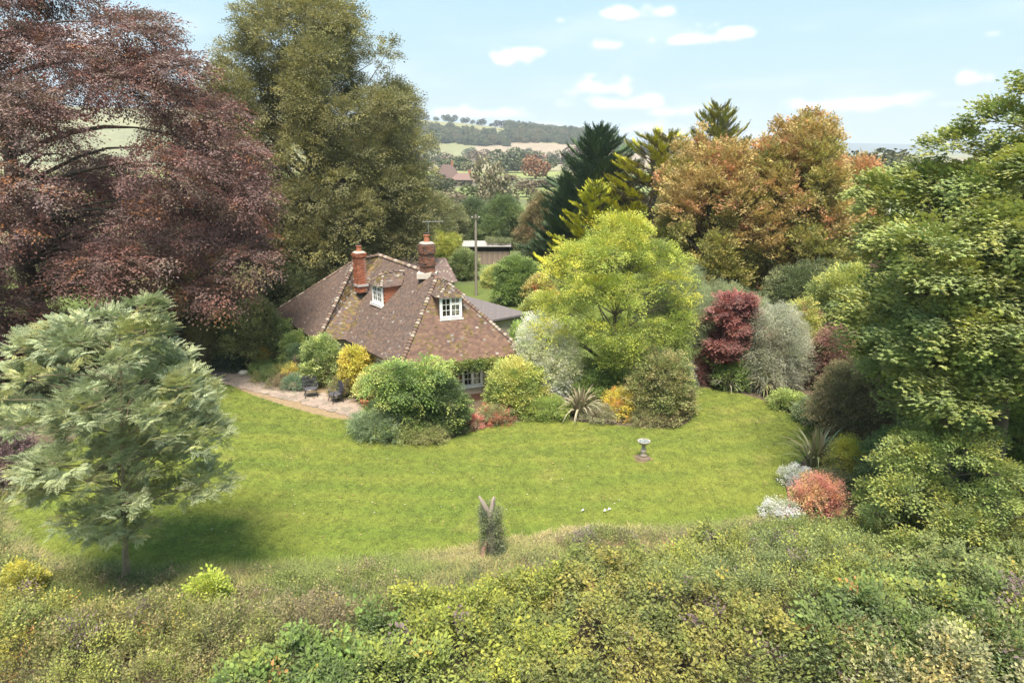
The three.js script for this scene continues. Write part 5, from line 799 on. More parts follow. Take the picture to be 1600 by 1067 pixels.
spiky('tall upright striped spiky plant by the curved bed edge', [12.2, -25.1], 95, 1.95, 0.12, [[0.22, 0.23, 0.1], [0.34, 0.32, 0.18], [0.26, 0.19, 0.11], [0.18, 0.2, 0.08]], 0.85, 1431);

// ================================================================ THE MIXED HEDGE IN FRONT
{
  const seeds = [   // x, z, name, label, sprig, colours
    [-17, -13.8, 'yellow_hedge', 'yellow-leaved end of the hedge below the feathery tree', 'hedge', [[0.28, 0.266, 0.03], [0.366, 0.319, 0.0361], [0.205, 0.223, 0.0271], [0.161, 0.181, 0.03]]],
    [-13, -12.8, 'green_hedge', 'grey-green stretch of hedge beside the yellow end', 'hedgeSmall', [[0.13, 0.156, 0.03], [0.172, 0.189, 0.0421], [0.216, 0.223, 0.0421], [0.301, 0.266, 0.0421]]],
    [-8.5, -13.6, 'bramble_hedge', 'pinkish brown hedge patch mixed with olive leaves', 'hedgeSmall', [[0.161, 0.167, 0.0421], [0.216, 0.178, 0.0664], [0.15, 0.167, 0.0361], [0.236, 0.245, 0.0481]]],
    [-5.2, -14.8, 'bramble_hedge', 'purple-brown hedge patch nearest the ivy-clad stump', 'hedgeSmall', [[0.159, 0.126, 0.0602], [0.14, 0.136, 0.0421], [0.187, 0.155, 0.0664], [0.149, 0.165, 0.0361]]],
    [-3.6, -12.4, 'bramble_hedge', 'bright green bramble clump at the bottom centre of the hedge', 'bramble', [[0.0796, 0.122, 0.0205], [0.111, 0.165, 0.0307], [0.143, 0.181, 0.0409], [0.175, 0.205, 0.0307]]],
    [-0.8, -14.8, 'yellow_hedge', 'yellow-green hedge patch just in front of the stump', 'hedge', [[0.187, 0.213, 0.0271], [0.244, 0.251, 0.0331], [0.149, 0.175, 0.03]]],
    [3.2, -13.6, 'green_hedge', 'olive flecked middle of the hedge with a few yellow leaves', 'hedge', [[0.112, 0.136, 0.0271], [0.149, 0.165, 0.0361], [0.187, 0.194, 0.0361], [0.225, 0.203, 0.0421]]],
    [6.6, -15.8, 'willow_hedge', 'soft grey-green mound of hedge behind the coral bush', 'hedgeSmall', [[0.14, 0.175, 0.0538], [0.168, 0.194, 0.0602], [0.187, 0.203, 0.0481], [0.225, 0.241, 0.0361]]],
    [5.8, -18.6, 'green_hedge', 'low flecked hedge slope touching the lawn edge', 'hedge', [[0.159, 0.184, 0.0391], [0.187, 0.194, 0.0421], [0.206, 0.223, 0.0361], [0.131, 0.155, 0.0361]]],
    [10.2, -18.6, 'hawthorn_hedge', 'pale green hawthorn bush beside the white flowers', 'hedgeSmall', [[0.149, 0.184, 0.0451], [0.178, 0.203, 0.0538], [0.216, 0.241, 0.0421], [0.121, 0.155, 0.0361]]],
    [9.4, -13.4, 'hawthorn_hedge', 'dark green near hedge below the hawthorn bush', 'bramble', [[0.0796, 0.116, 0.0241], [0.103, 0.14, 0.03], [0.131, 0.165, 0.0361], [0.178, 0.194, 0.03]]],
    [13, -15.6, 'hawthorn_hedge', 'leafy green hedge beneath the maple branches', 'hedge', [[0.129, 0.162, 0.0447], [0.152, 0.178, 0.0482], [0.174, 0.195, 0.0516]]],
  ];
  const H = (x, z) => { const zb = table(hedgeBack, x), d = z - zb + (fbm(x / 1.3, z / 1.3, 4, 3) - 0.5) * 1.6; if (d < 0) return 0; const n = fbm(x / 1.7 + 3, z / 1.7, 6, 4), big = fbm(x / 4.5 + 9, z / 3.5, 2, 2); return (0.3 + lerp(1.15, 1.5, smooth(-4, 3, x)) * smooth(0, lerp(1.4, 6.5, smooth(2, 7, x)), d) + (n - 0.5) * 1.0 + (noise(x / 0.42, z / 0.42, 3) - 0.5) * 0.75 + (noise(x / 0.9, z / 0.9, 13) - 0.5) * 0.5 + ((big - 0.5) * 0.7 + 0.3 * smooth(3, 9, x)) * smooth(0, 4, d)) * smooth(0, 0.7, d) * lerp(0.25, 1, smooth(-10.3, -12.6, z)); };
  const who = (x, z) => { let b = 0, bd = 1e9; const wx = x + (fbm(x / 1.2, z / 1.2, 11, 3) - 0.5) * 3.2, wz = z + (fbm(x / 1.2, z / 1.2, 21, 3) - 0.5) * 3.2; seeds.forEach((s, i) => { const d = Math.hypot(wx - s[0], (wz - s[1]) * 1.2); if (d < bd) { bd = d; b = i; } }); return b; };
  const r = rng(1501), buckets = seeds.map(() => []), stems = seeds.map(() => []);
  for (let i = 0; i < 52000; i++) {
    const x = -19.5 + r() * 37, z = -21.6 + r() * 11.6; if (!inView(V(x, 1.5, z), 1.06)) continue; const h = H(x, z); if (h < 0.12) continue;
    const e = 0.12, nx = -(H(x + e, z) - H(x - e, z)) / (2 * e), nz = -(H(x, z + e) - H(x, z - e)) / (2 * e), b = who(x, z);
    const deep2 = Math.pow(r(), 3) * Math.min(h * 0.8, 0.7), p = V(x, Math.max(0.08, h - 0.1 - deep2 + (r() < 0.04 ? r() * 0.25 : 0)), z), dir = V(nx * 0.5 + (r() - 0.5) * 1.3, 0.75 + (r() - 0.5) * 0.5, nz * 0.5 + (r() - 0.5) * 1.3);
    let c = palette(r, seeds[b][5], p, 0.9, b * 3, 0.22); const f = r(); if (f < 0.012) c = lin(0.42, 0.34, 0.06); else if (f < 0.015) c = lin(0.4, 0.2, 0.06); else if (fbm(x / 0.9 + 50, z / 0.9, 2, 3) > 0.72 && f < 0.5) c = lin(0.2, 0.14, 0.13);
    buckets[b].push({ m: placeMatrix(p, dir, (r() - 0.5) * 1.4, 0.75 + r() * 0.6), c }); if (r() < 0.03) stems[b].push(limb(r, V(x, h * 0.3, z), p.clone().add(V((r() - 0.5) * 0.4, 0.15 + r() * 0.22, (r() - 0.5) * 0.4)), 0.014, 0.004, 0.04, 3));
    if (r() < 0.016) { const e2 = V((r() - 0.5) * 0.7, 1, (r() - 0.5) * 0.7), q0 = V(x, h, z), n2 = 3 + Math.floor(r() * 4); for (let k = 0; k < n2; k++) buckets[b].push({ m: placeMatrix(q0.clone().addScaledVector(e2, k * 0.09), e2.clone().add(V((r() - 0.5) * 1.2, 0, (r() - 0.5) * 1.2)), (r() - 0.5) * 2, 0.8 - k * 0.08), c: palette(r, seeds[b][5], q0, 0.9, b * 3, 0.15) }); }
  }
  seeds.forEach((s, i) => { if (!buckets[i].length) return; const t = thing(s[2], s[3], 'hedge', [s[0], 0, s[1]], 'sections of the mixed front hedge'); foliage('foliage', t, SPRIG[s[4]], leafMat, buckets[i]); if (stems[i].length) { const g = mergeGeometries(stems[i]); g.translate(-s[0], 0, -s[1]); part('stems', g, barkMat, t); } });
  // leaf mould under the hedge
  const g = sheet([[-26, -16.6], [-8, -16.4], [1, -17.6], [8, -21], [13, -21.4], [26, -21], [26, -6], [-26, -6]], 0.03), uv = g.attributes.uv; for (let i = 0; i < uv.count; i++) uv.setXY(i, uv.getX(i) / 3, uv.getY(i) / 3); structure('hedge_bottom_soil', g, soilMat);
}
// buddleia in the bottom right corner
{
  const r = rng(1601), at = [9.4, -12.2], lobes = [];
  for (let i = 0; i < 34; i++) { const a = i * 2.4, R = 2.1 * Math.sqrt(r()); lobes.push({ c: V(at[0] + Math.cos(a) * R, 1.1 + r() * 1.1 - R * 0.15, at[1] + Math.sin(a) * R), r: [0.42, 0.34, 0.42] }); }
  const t = tree('buddleia_bush', 'pale sage green bush with upright leafy shoots nearest the camera at the sycamore side', 'shrub', at, { seed: 1602, height: 2, trunk: 0.06, lobes, sprig: SPRIG.hedge, limbMax: 0.03, leaves: { den: 40, up: 0.8, out: 0.3, jit: 0.7, shell: [0.4, 1.3], scale: [0.9, 1.4], patch: 0.7, colors: [[0.2, 0.2, 0.09], [0.25, 0.24, 0.11], [0.3, 0.29, 0.12], [0.17, 0.18, 0.08], [0.34, 0.28, 0.1]] } });
  const items = [], st = [];
  for (let i = 0; i < 17; i++) { const b = V(at[0] - 1.7 + r() * 3.6, 1.7, at[1] - 1.2 + r() * 1.6), e = b.clone().add(V((r() - 0.6) * 0.9, 0.6 + r() * 0.6, (r() - 0.5) * 0.3)); st.push(limb(r, b.clone().sub(V(at[0], 0, at[1])).setY(0.6), e.clone().sub(V(at[0], 0, at[1])), 0.015, 0.004, 0.02, 4)); for (let k = 0; k < 16; k++) { const p = b.clone().lerp(e, k / 15); items.push({ m: placeMatrix(p, V((r() - 0.5) * 1.6, 0.6, (r() - 0.5) * 1.6), (r() - 0.5) * 2, 0.42 * (1.15 - k / 22)), c: palette(r, [[0.26, 0.26, 0.13], [0.32, 0.31, 0.17]], p, 0.5) }); } }
  part('shoot', mergeGeometries(st), barkMat, t); foliage('shoot_leaves', t, SPRIG.hedge, leafMat, items);
}

// ================================================================ OBJECTS
const stone = noiseTexture(256, (u, v) => { const n = fbm(u * 14, v * 14, 2, 4), m = smooth(0.55, 0.7, fbm(u * 5, v * 5, 6, 4)); const k = 0.7 + n * 0.6; return [lerp(0.33, 0.2, m) * k, lerp(0.29, 0.17, m) * k, lerp(0.25, 0.12, m) * k]; });
const stoneMat = new THREE.MeshStandardMaterial({ map: stone, roughness: 0.95, bumpMap: stone, bumpScale: 0.01 });
const lathe = (pts, n = 24) => new THREE.LatheGeometry(pts.map(([a, b]) => new THREE.Vector2(a, b)), n);
{ // birdbath
  const t = thing('bird_bath', 'stone bird bath on a turned pedestal in the lawn', 'bird bath', [5.53, 0.02, -26.4]);
  part('base', mergeGeometries([new THREE.CylinderGeometry(0.3, 0.32, 0.07, 8).translate(0, 0.035, 0), new THREE.CylinderGeometry(0.2, 0.25, 0.06, 8).translate(0, 0.1, 0)]), new THREE.MeshStandardMaterial({ color: lin(0.5, 0.42, 0.36), map: stone, roughness: 0.95 }), t);
  part('pedestal', lathe([[0.0, 0.13], [0.17, 0.13], [0.14, 0.17], [0.1, 0.2], [0.09, 0.26], [0.13, 0.33], [0.125, 0.38], [0.085, 0.44], [0.075, 0.58], [0.09, 0.63], [0.12, 0.66], [0, 0.66]]), stoneMat, t);
  part('bowl', lathe([[0, 0.66], [0.1, 0.66], [0.2, 0.7], [0.27, 0.77], [0.275, 0.81], [0.25, 0.81], [0.2, 0.765], [0.08, 0.74], [0, 0.735]]), stoneMat, t);
  part('water', new THREE.CylinderGeometry(0.222, 0.215, 0.006, 24).translate(0, 0.786, 0), new THREE.MeshPhysicalMaterial({ color: lin(0.5, 0.55, 0.55), roughness: 0.03, transmission: 0.7, thickness: 0.02, ior: 1.33 }), t);
  // bare ring worn in the grass
  const sh = new THREE.Shape(); for (let i = 0; i <= 28; i++) { const a = i / 28 * 6.283, q = 0.26 + 0.26 * noise(Math.cos(a) * 2.4 + 3, Math.sin(a) * 2.4); i ? sh.lineTo(Math.cos(a) * q, Math.sin(a) * q) : sh.moveTo(Math.cos(a) * q, Math.sin(a) * q); }
  const g = new THREE.ShapeGeometry(sh).rotateX(-Math.PI / 2).translate(5.53, 0.028, -26.4); structure('worn_patch', g, new THREE.MeshStandardMaterial({ color: lin(0.17, 0.13, 0.055), roughness: 1 }));
}
{ // forked dead stump clad in ivy
  const r = rng(1701), t = thing('tree_stump', 'forked dead tree stump clad in ivy at the lawn edge', 'tree stump', [-0.62, 0, -19.3]);
  const deadTex = noiseTexture(128, (u, v) => { const n = fbm(u * 14, v * 3, 2, 4), k = 0.6 + n * 0.8; return [0.28 * k, 0.23 * k, 0.19 * k]; }), dead = new THREE.MeshStandardMaterial({ map: deadTex, roughness: 1, bumpMap: deadTex, bumpScale: 0.03 });
  part('trunk', tube([V(0.02, -0.1, 0), V(-0.02, 0.5, 0), V(-0.06, 1.0, 0), V(-0.1, 1.55, 0)], [0.2, 0.16, 0.13, 0.1], 10, 0.4), dead, t);
  part('fork', tube([V(-0.06, 1.3, 0), V(-0.17, 1.58, 0.03), V(-0.22, 1.7, 0), V(-0.3, 1.9, 0.05), V(-0.42, 2.1, 0.02)], [0.09, 0.075, 0.08, 0.055, 0.025], 9, 0.9), dead, t);
  part('fork', tube([V(-0.09, 1.3, 0), V(-0.04, 1.6, 0.02), V(0.02, 1.78, -0.02), V(0.02, 1.95, 0.02), V(0.07, 2.06, -0.02)], [0.09, 0.075, 0.075, 0.05, 0.03], 9, 0.9), dead, t);
  part('broken_bark', tube([V(-0.32, -0.05, 0.12), V(-0.26, 0.3, 0.1), V(-0.16, 0.62, 0.05)], [0.09, 0.08, 0.04], 6, 0.5), new THREE.MeshStandardMaterial({ color: lin(0.36, 0.22, 0.16), roughness: 1 }), t);
  const items = []; for (let i = 0; i < 520; i++) { const y = 0.05 + Math.pow(r(), 0.9) * 1.7, a = r() * 6.28, R = 0.11 + r() * (0.06 + 0.13 * fbm(y * 1.7, a * 0.6, 3, 2)), p = V(-0.62 + 0.03 - 0.06 * y + Math.cos(a) * R, y, -19.3 + Math.sin(a) * R); items.push({ m: placeMatrix(p, V(Math.cos(a), 0.1 + (r() - 0.5), Math.sin(a)), (r() - 0.5) * 2, 0.5 + r() * 0.35), c: palette(r, [[0.11, 0.11, 0.05], [0.13, 0.15, 0.07], [0.18, 0.2, 0.1], [0.06, 0.08, 0.03]], p, 0.4) }); }
  foliage('ivy', t, SPRIG.hedgeSmall, leafMat, items);
}
{ // heap of cuttings, mossed over
  const r = rng(1711), t = thing('cuttings_heap', 'low mossy heap of garden cuttings in the rough grass', 'heap', [3.0, 0, -19.9]);
  part('heap', blob(21, 0.95, 0.3, 0.45, 0.4).translate(0, 0.08, 0), new THREE.MeshStandardMaterial({ map: soilTex, color: lin(2, 1.8, 1.6), roughness: 1 }), t);
  const items = []; for (let i = 0; i < 620; i++) { const a = r() * 6.28, q = Math.sqrt(r()), x = Math.cos(a) * q * 1.05, z = Math.sin(a) * q * 0.55, p = V(3 + x, 0.05 + 0.32 * (1 - q * q) + r() * 0.06, -19.9 + z), k = clamp((x + 1) / 2 + (r() - 0.5) * 0.4); items.push({ m: placeMatrix(p, V((r() - .5) * 1.5, 0.7, (r() - .5) * 1.5), r() * 6, 0.45 + r() * 0.5), c: palette(r, k < 0.35 ? [[0.24, 0.21, 0.16], [0.2, 0.18, 0.12]] : k < 0.7 ? [[0.16, 0.21, 0.04], [0.2, 0.22, 0.06]] : [[0.15, 0.12, 0.1], [0.17, 0.16, 0.07]], p, 0.5) }); }
  foliage('moss', t, SPRIG.hedgeSmall, leafMat, items);
}
// dark metal garden chairs
function chair(label, x, z, turn) {
  const m = new THREE.MeshStandardMaterial({ color: lin(0.045, 0.042, 0.055), metalness: 0.3, roughness: 0.38 }), t = thing('garden_chair', label, 'chair', [x, 0.045, z], 'terrace chairs'); t.rotation.y = turn;
  const seatTop = new THREE.MeshStandardMaterial({ color: lin(0.12, 0.115, 0.13), metalness: 0.3, roughness: 0.3 });
  const seatS = new THREE.Shape(); for (let i = 0; i <= 32; i++) { const a = i / 32 * 6.283; seatS.lineTo(Math.cos(a) * 0.36, Math.sin(a) * 0.29); if (!i) seatS.moveTo(0.36, 0); }
  part('seat', new THREE.ExtrudeGeometry(seatS, { depth: 0.025, bevelEnabled: true, bevelSize: 0.008, bevelThickness: 0.008, bevelSegments: 1 }).rotateX(-Math.PI / 2).translate(0, 0.43, 0.02), seatTop, t);
  for (const [sx, sz] of [[-1, -1], [1, -1], [-1, 1], [1, 1]]) part('leg', tube([V(sx * 0.25, 0.44, sz * 0.2), V(sx * 0.27, 0.22, sz * 0.23), V(sx * 0.33, 0.0, sz * 0.29)], [0.022, 0.018, 0.022], 7), m, t);
  const back = new THREE.Group(); back.name = 'backrest'; t.add(back);
  part('back_frame', tube([V(-0.33, 0.44, -0.22), V(-0.37, 0.7, -0.28), V(-0.33, 0.98, -0.34), V(0, 1.06, -0.36), V(0.33, 0.98, -0.34), V(0.37, 0.7, -0.28), V(0.33, 0.44, -0.22)], Array(7).fill(0.022), 7), m, back);
  for (let i = -4; i <= 4; i++) part('slat', tube([V(i * 0.072, 0.46, -0.225), V(i * 0.075, 0.75, -0.295), V(i * 0.07, 1.02 - Math.abs(i) * 0.012, -0.35)], [0.021, 0.023, 0.02], 5), m, back);
  for (const y of [0.58, 0.82]) part('rail', tube([V(-0.35, y, -0.24 - (y - 0.44) * 0.2), V(0, y, -0.26 - (y - 0.44) * 0.2), V(0.35, y, -0.24 - (y - 0.44) * 0.2)], [0.02, 0.02, 0.02], 6), m, back);
  for (const s of [-1, 1]) part('arm', tube([V(s * 0.36, 0.7, -0.28), V(s * 0.4, 0.68, -0.02), V(s * 0.36, 0.62, 0.2), V(s * 0.3, 0.44, 0.22)], [0.02, 0.022, 0.022, 0.018], 7), m, t);
}
chair('dark metal garden chair facing the lawn, farther along the terrace', -10.6, -33.9, 0.35);
chair('dark metal garden chair turned sideways, nearer the terracotta pot', -9.1, -33.1, -0.95);
// pots
function pot(label, x, z, R, h) { const t = thing('terracotta_pot', label, 'plant pot', [x, 0.04, z], 'terracotta pots'); part('body', lathe([[0, 0.02], [R * 0.68, 0], [R * 0.72, 0.02], [R * 0.95, h * 0.82], [R * 0.93, h * 0.84], [R * 0.8, h * 0.86], [0, h * 0.84]], 20), potMat, t); part('rim', lathe([[R * 0.86, h * 0.8], [R * 1.05, h * 0.8], [R * 1.08, h], [R * 0.9, h], [R * 0.86, h * 0.84]], 20), potMat, t); return t; }
pot('large terracotta pot holding the pale yellow bush', -7.35, -32.4, 0.34, 0.42); pot('terracotta pot beside the orange flower clump', -12.9, -36.5, 0.26, 0.34); pot('terracotta pot with yellow flowers on the far terrace', -14.7, -38.3, 0.28, 0.8);
shrub('flower_clump', 'bright yellow flowers filling the pot on the far terrace', [-14.7, -38.25], 0.7, 1.35, { seed: 1751, category: 'flowers', colors: [[0.5, 0.38, 0.02], [0.46, 0.25, 0.03], [0.3, 0.3, 0.06]], sprig: SPRIG.small, n: 8, y0: 0.62, core: 0, stems: 3, R: 0.3 });
pot('low dark pot near the front window', -1.15, -31.5, 0.3, 0.5);
{ // white stone duck-like stepping stone is a plain pale stone by the terrace
  const t = thing('pale_stone', 'pale rounded stone at the back of the terrace', 'stone', [-15.6, 0.1, -37.7]); part('stone', blob(3, 0.3, 0.16, 0.2, 0.15), new THREE.MeshStandardMaterial({ color: lin(0.45, 0.42, 0.36), roughness: 0.9 }), t);
}
// scraps of white on the lawn
[[-0.16, 0, 'white feather scrap alone on the lawn near the heap'], [0.62, 0.03, 'white scrap in the pair near the heap'], [0.8, -0.06, 'second white scrap in the pair near the heap']].forEach(([dx, dz, l], i) => { const t = thing('white_scrap', l, 'litter', [2.7 + dx, 0.05, -22.0 + dz], 'white scraps on the lawn'); const T = new Tris(), r = rng(1800 + i); for (let k = 0; k < 6; k++) leaf(T, V(0, 0.01, 0), V(r() - 0.5, 0.25, r() - 0.5), V(0, 1, 0), 0.09, 0.045, 'oval', [1, 1, 1]); part('scrap', T.geo(), new THREE.MeshStandardMaterial({ color: lin(0.8, 0.8, 0.78), roughness: 0.9, side: THREE.DoubleSide }), t); });
{ // brick edging of the right-hand bed
  const t = thing('brick_edging', 'curved line of red bricks edging the right-hand bed', 'edging', [10.6, 0, -23.4]), r = rng(1811), c = new THREE.CatmullRomCurve3([[11.3, -25.2], [10.72, -24.3], [10.35, -23.3], [10.05, -22.4], [9.5, -21.75], [8.9, -21.3]].map(([x, z]) => V(x, 0, z))), g = new THREE.BoxGeometry(0.2, 0.1, 0.1), mats = [[0.26, 0.12, 0.08], [0.2, 0.1, 0.07], [0.3, 0.17, 0.12]].map((q) => new THREE.MeshStandardMaterial({ color: lin(...q), map: brickTex, roughness: 0.95 }));
  for (let i = 0; i < 23; i++) { const p = c.getPointAt((i + 0.5) / 23), d = c.getTangentAt((i + 0.5) / 23), m = part('brick', g, mats[Math.floor(r() * 3)], t); m.position.set(p.x - 10.6 + 0.1, 0.045 + r() * 0.015, p.z + 23.4); m.rotation.y = Math.atan2(-d.z, d.x) + (r() - 0.5) * 0.1; }
}
{ // telegraph pole
  const t = thing('telegraph_pole', 'thin wooden telegraph pole behind the cottage', 'pole', [-3.22, 0, -60.1]); part('pole', tube([V(0, -0.2, 0), V(0.03, 3.5, 0), V(0.06, 7.2, 0)], [0.13, 0.115, 0.1], 10), new THREE.MeshStandardMaterial({ color: lin(0.24, 0.21, 0.17), map: brickTex, roughness: 0.95 }), t); part('crossarm', new THREE.BoxGeometry(0.7, 0.07, 0.07).translate(0.06, 6.9, 0.12), barkMat, t);
  for (const x of [-0.25, 0.35]) part('insulator', new THREE.CylinderGeometry(0.03, 0.04, 0.1, 8).translate(x, 7.0, 0.12), white, t);
}
{ // shed
  const t = thing('garden_shed', 'long low shed with pale sheet roof beyond the back lawn', 'shed', [-2.9, 0, -79]); const L = 5.2;
  const planks = [[0.25, 0.19, 0.15], [0.22, 0.17, 0.14], [0.28, 0.21, 0.17]].map((c) => new THREE.MeshStandardMaterial({ color: lin(...c), roughness: 0.95, map: brickTex }));
  for (let i = 0; i < 26; i++) part('plank', new THREE.BoxGeometry(0.19, 1.5, 0.03).translate(-L / 2 + 0.1 + i * 0.2, 0.75, 1.3 + (i % 2) * 0.006), planks[i % 3], t);
  part('opening', new THREE.BoxGeometry(L, 0.6, 0.02).translate(0, 1.8, 0.9), darkWood, t); part('wall', mergeGeometries([new THREE.BoxGeometry(0.1, 2.1, 2.5).translate(-L / 2, 1.05, 0), new THREE.BoxGeometry(0.1, 2.1, 2.5).translate(L / 2, 1.05, 0), new THREE.BoxGeometry(L, 2.1, 0.1).translate(0, 1.05, -1.2)]), darkWood, t);
  part('roof', new THREE.BoxGeometry(L + 0.4, 0.08, 3.1).rotateX(0.08).translate(0, 2.2, 0.1), new THREE.MeshStandardMaterial({ color: lin(0.3, 0.28, 0.27), roughness: 0.8 }), t);
  foliage('moss', t, SPRIG.broad, leafMat, (() => { const r = rng(1821), it = []; for (let i = 0; i < 260; i++) { const p = V(-2.9 + r() * 2.7, 2.25 + r() * 0.25, -79.8 + r() * 2.2); it.push({ m: placeMatrix(p, V(r() - .5, 0.7, r() - .5), r() * 6, 1.4), c: palette(r, [[0.13, 0.15, 0.06], [0.17, 0.18, 0.08]], p, 0.6) }); } return it; })());
}

// ================================================================ FAR COUNTRYSIDE
function farCrown(seed, n, flat = 1) {
  const r = rng(seed), T = new Tris(), lobes = []; for (let i = 0; i < 14; i++) { const a = i * 2.4, y = 0.25 + r() * 0.6, R = 0.3 * Math.sqrt(Math.max(0.05, 1 - Math.pow((y - 0.5) / 0.55, 2))); lobes.push([Math.cos(a) * R, y * flat, Math.sin(a) * R, 0.15 + r() * 0.09]); }
  for (let i = 0; i < n; i++) { const b = lobes[Math.floor(r() * lobes.length)]; let d; do { d = V(r() * 2 - 1, r() * 2 - 1, r() * 2 - 1); } while (d.lengthSq() > 1); d.normalize(); const p = V(b[0] + d.x * b[3] * (0.7 + r() * 0.4), b[1] + d.y * b[3] * flat * (0.7 + r() * 0.4), b[2] + d.z * b[3] * (0.7 + r() * 0.4)), k = 0.7 + r() * 0.6; leaf(T, p, V(d.x + r() - 0.5, d.y + r() - 0.3, d.z + r() - 0.5), d.clone().add(V(r() - .5, r(), r() - .5)), 0.075, 0.07, 'diamond', [k, k * (0.95 + r() * 0.1), k * (0.85 + r() * 0.3)]); }
  return T.geo();
}
const farCrowns = [farCrown(2001, 1300), farCrown(2002, 1300), farCrown(2003, 1300, 0.85)], farMats = {};
const farCol = { green: [0.12, 0.145, 0.06], olive: [0.15, 0.15, 0.07], grey: [0.14, 0.16, 0.1], dark: [0.08, 0.09, 0.05], brown: [0.19, 0.15, 0.1], plum: [0.13, 0.085, 0.08], rust: [0.26, 0.14, 0.08], pale: [0.22, 0.2, 0.13] };
for (const k in farCol) farMats[k] = new THREE.MeshStandardMaterial({ color: lin(...farCol[k]), roughness: 1, vertexColors: true, side: THREE.DoubleSide });
let farN = 0;
function farTree(name, label, x, z, w, h, col, group) { const t = thing(name, label, 'tree', [x, terrainH(x, z) - 0.1, z], group), i = farN++; t.userData.label = label; const c = part('crown', farCrowns[i % 3], farMats[col], t); c.scale.set(w, h, w); c.rotation.y = i * 1.7; const tr = part('trunk', new THREE.CylinderGeometry(0.02, 0.035, 0.4, 6).translate(0, 0.19, 0), barkMat, t); tr.scale.set(w * 0.7, h, w * 0.7); return t; }
{
  // hedgerow and meadow trees, by their look
  const list = [['dark_bush', 'dark oval bush in the pale meadow by the red-roofed farm', -20.9, -211, 7.2, 5.6, 'dark'], ['tall_birch', 'thin pale birch standing in the middle of the meadow', -3.8, -126, 7, 11, 'pale'], ['birch_tree', 'pale brownish birch beside the thin tall one', -1.2, -130, 5, 7.5, 'pale'], ['bush', 'round green bush in the bright field', -2, -200, 4, 4.2, 'dark'], ['bush', 'brownish round bush in the bright field', 4, -196, 7, 4.8, 'brown'], ['bush', 'small dark bush left of the brownish one', -7.4, -198, 3.4, 4.2, 'dark'], ['meadow_tree', 'rusty orange tree by the far hedge near the conifers', 11, -330, 14, 12, 'rust'], ['meadow_tree', 'large grey tree beyond the far bright field', -3, -420, 22, 14, 'grey'], ['meadow_tree', 'plum-coloured round tree on the tan field', 62, -700, 26, 22, 'plum'], ['meadow_tree', 'small dark tree beside the plum-coloured one', 40, -690, 13, 14, 'dark'], ['meadow_tree', 'tall grey-green poplar-like tree on the tan field', -75, -640, 22, 30, 'grey'], ['meadow_tree', 'dark brown tree below the tall poplar-like one', -88, -600, 26, 13, 'plum'], ['field_tree', 'tall dark tree beyond the autumn maples by the sycamore', 120, -240, 17, 14.5, 'dark'], ['field_tree', 'broad dark tree second beyond the autumn maples', 140, -262, 22, 12.5, 'olive'], ['field_tree', 'low dark tree third beyond the autumn maples', 156, -255, 20, 11.5, 'dark'], ['field_tree', 'grey tree half hidden by the sycamore outline', 110, -225, 12, 11, 'grey']];
  for (const [n, l, ...a] of list) farTree(n, l, ...a);
  const r = rng(2100), ORD = ['first', 'second', 'third', 'fourth', 'fifth', 'sixth', 'seventh', 'eighth', 'ninth', 'tenth', 'eleventh', 'twelfth', 'thirteenth', 'fourteenth', 'fifteenth', 'sixteenth', 'seventeenth', 'eighteenth', 'nineteenth', 'twentieth', 'twenty-first', 'twenty-second', 'twenty-third', 'twenty-fourth', 'twenty-fifth', 'twenty-sixth'];
  const row = (n, label, group, cnt, x0, x1, z, dz, w, h, cols) => { for (let i = 0; i < cnt; i++) { const x = lerp(x0, x1, (i + r()) / cnt), zz = z + (r() - 0.5) * dz, s = 0.7 + r() * 0.6; const col = cols[Math.floor(r() * cols.length)]; farTree(n, `${s > 1.1 ? 'large ' : s < 0.85 ? 'small ' : ''}${col} ${label}, ${ORD[i]} from the tall olive tree side`, x, zz, w * s, h * s * (0.85 + r() * 0.3), col, group); } };
  row('hedgerow_bush', 'bush in the hedgerow nearest the garden', 'bushes of the nearest hedgerow', 13, -60, 22, -112, 12, 6, 2.6, ['olive', 'grey', 'green', 'pale']);
  row('hedgerow_bush', 'bush of the pale meadow hedgerow', 'bushes of the second hedgerow', 20, -75, 35, -176, 12, 7, 3.2, ['grey', 'olive', 'brown', 'green']);
  row('hedgerow_bush', 'bush behind the bright field', 'bushes of the third hedgerow', 15, -95, 50, -258, 16, 10, 4, ['olive', 'grey', 'brown', 'dark']);
  row('hedgerow_tree', 'tree below the tan fields', 'trees at the foot of the tan fields', 16, -150, 90, -462, 30, 17, 7.5, ['olive', 'grey', 'green', 'brown']);
  row('village_tree', 'tree by the far village', 'trees of the far village', 13, -190, 60, -715, 40, 22, 11, ['olive', 'dark', 'brown', 'grey']);
  for (let i = 0; i < 26; i++) { const x = lerp(-330, 150, (i + r() * 0.9) / 26), s = 0.6 + r() * 0.9; farTree('ridge_tree', `${s > 1.1 ? 'large' : s < 0.85 ? 'tiny' : 'medium'} tree on the far hill skyline, ${ORD[i]} from the tall olive tree side`, x, -1490 + (r() - 0.5) * 20, 18 * s, 13 * s, r() < 0.5 ? 'dark' : 'grey', 'trees on the hill skyline'); }
  for (const [x, z] of [[-260, -1010], [-150, -1030], [-60, -1000], [20, -1040], [120, -1015]]) farTree('field_edge_tree', `grey tree on the upper tan field edge, ${ORD[[-260, -150, -60, 20, 120].indexOf(x)]} from the tall olive tree side`, x, z, 22, 14, 'grey', 'trees on the upper tan field edge');
  // woods on the hillside
  const items = [], wood = new THREE.Group(); wood.name = 'hillside_wood'; wood.userData = { kind: 'stuff', label: 'belt of woodland along the far hillside', category: 'wood' }; scene.add(wood);
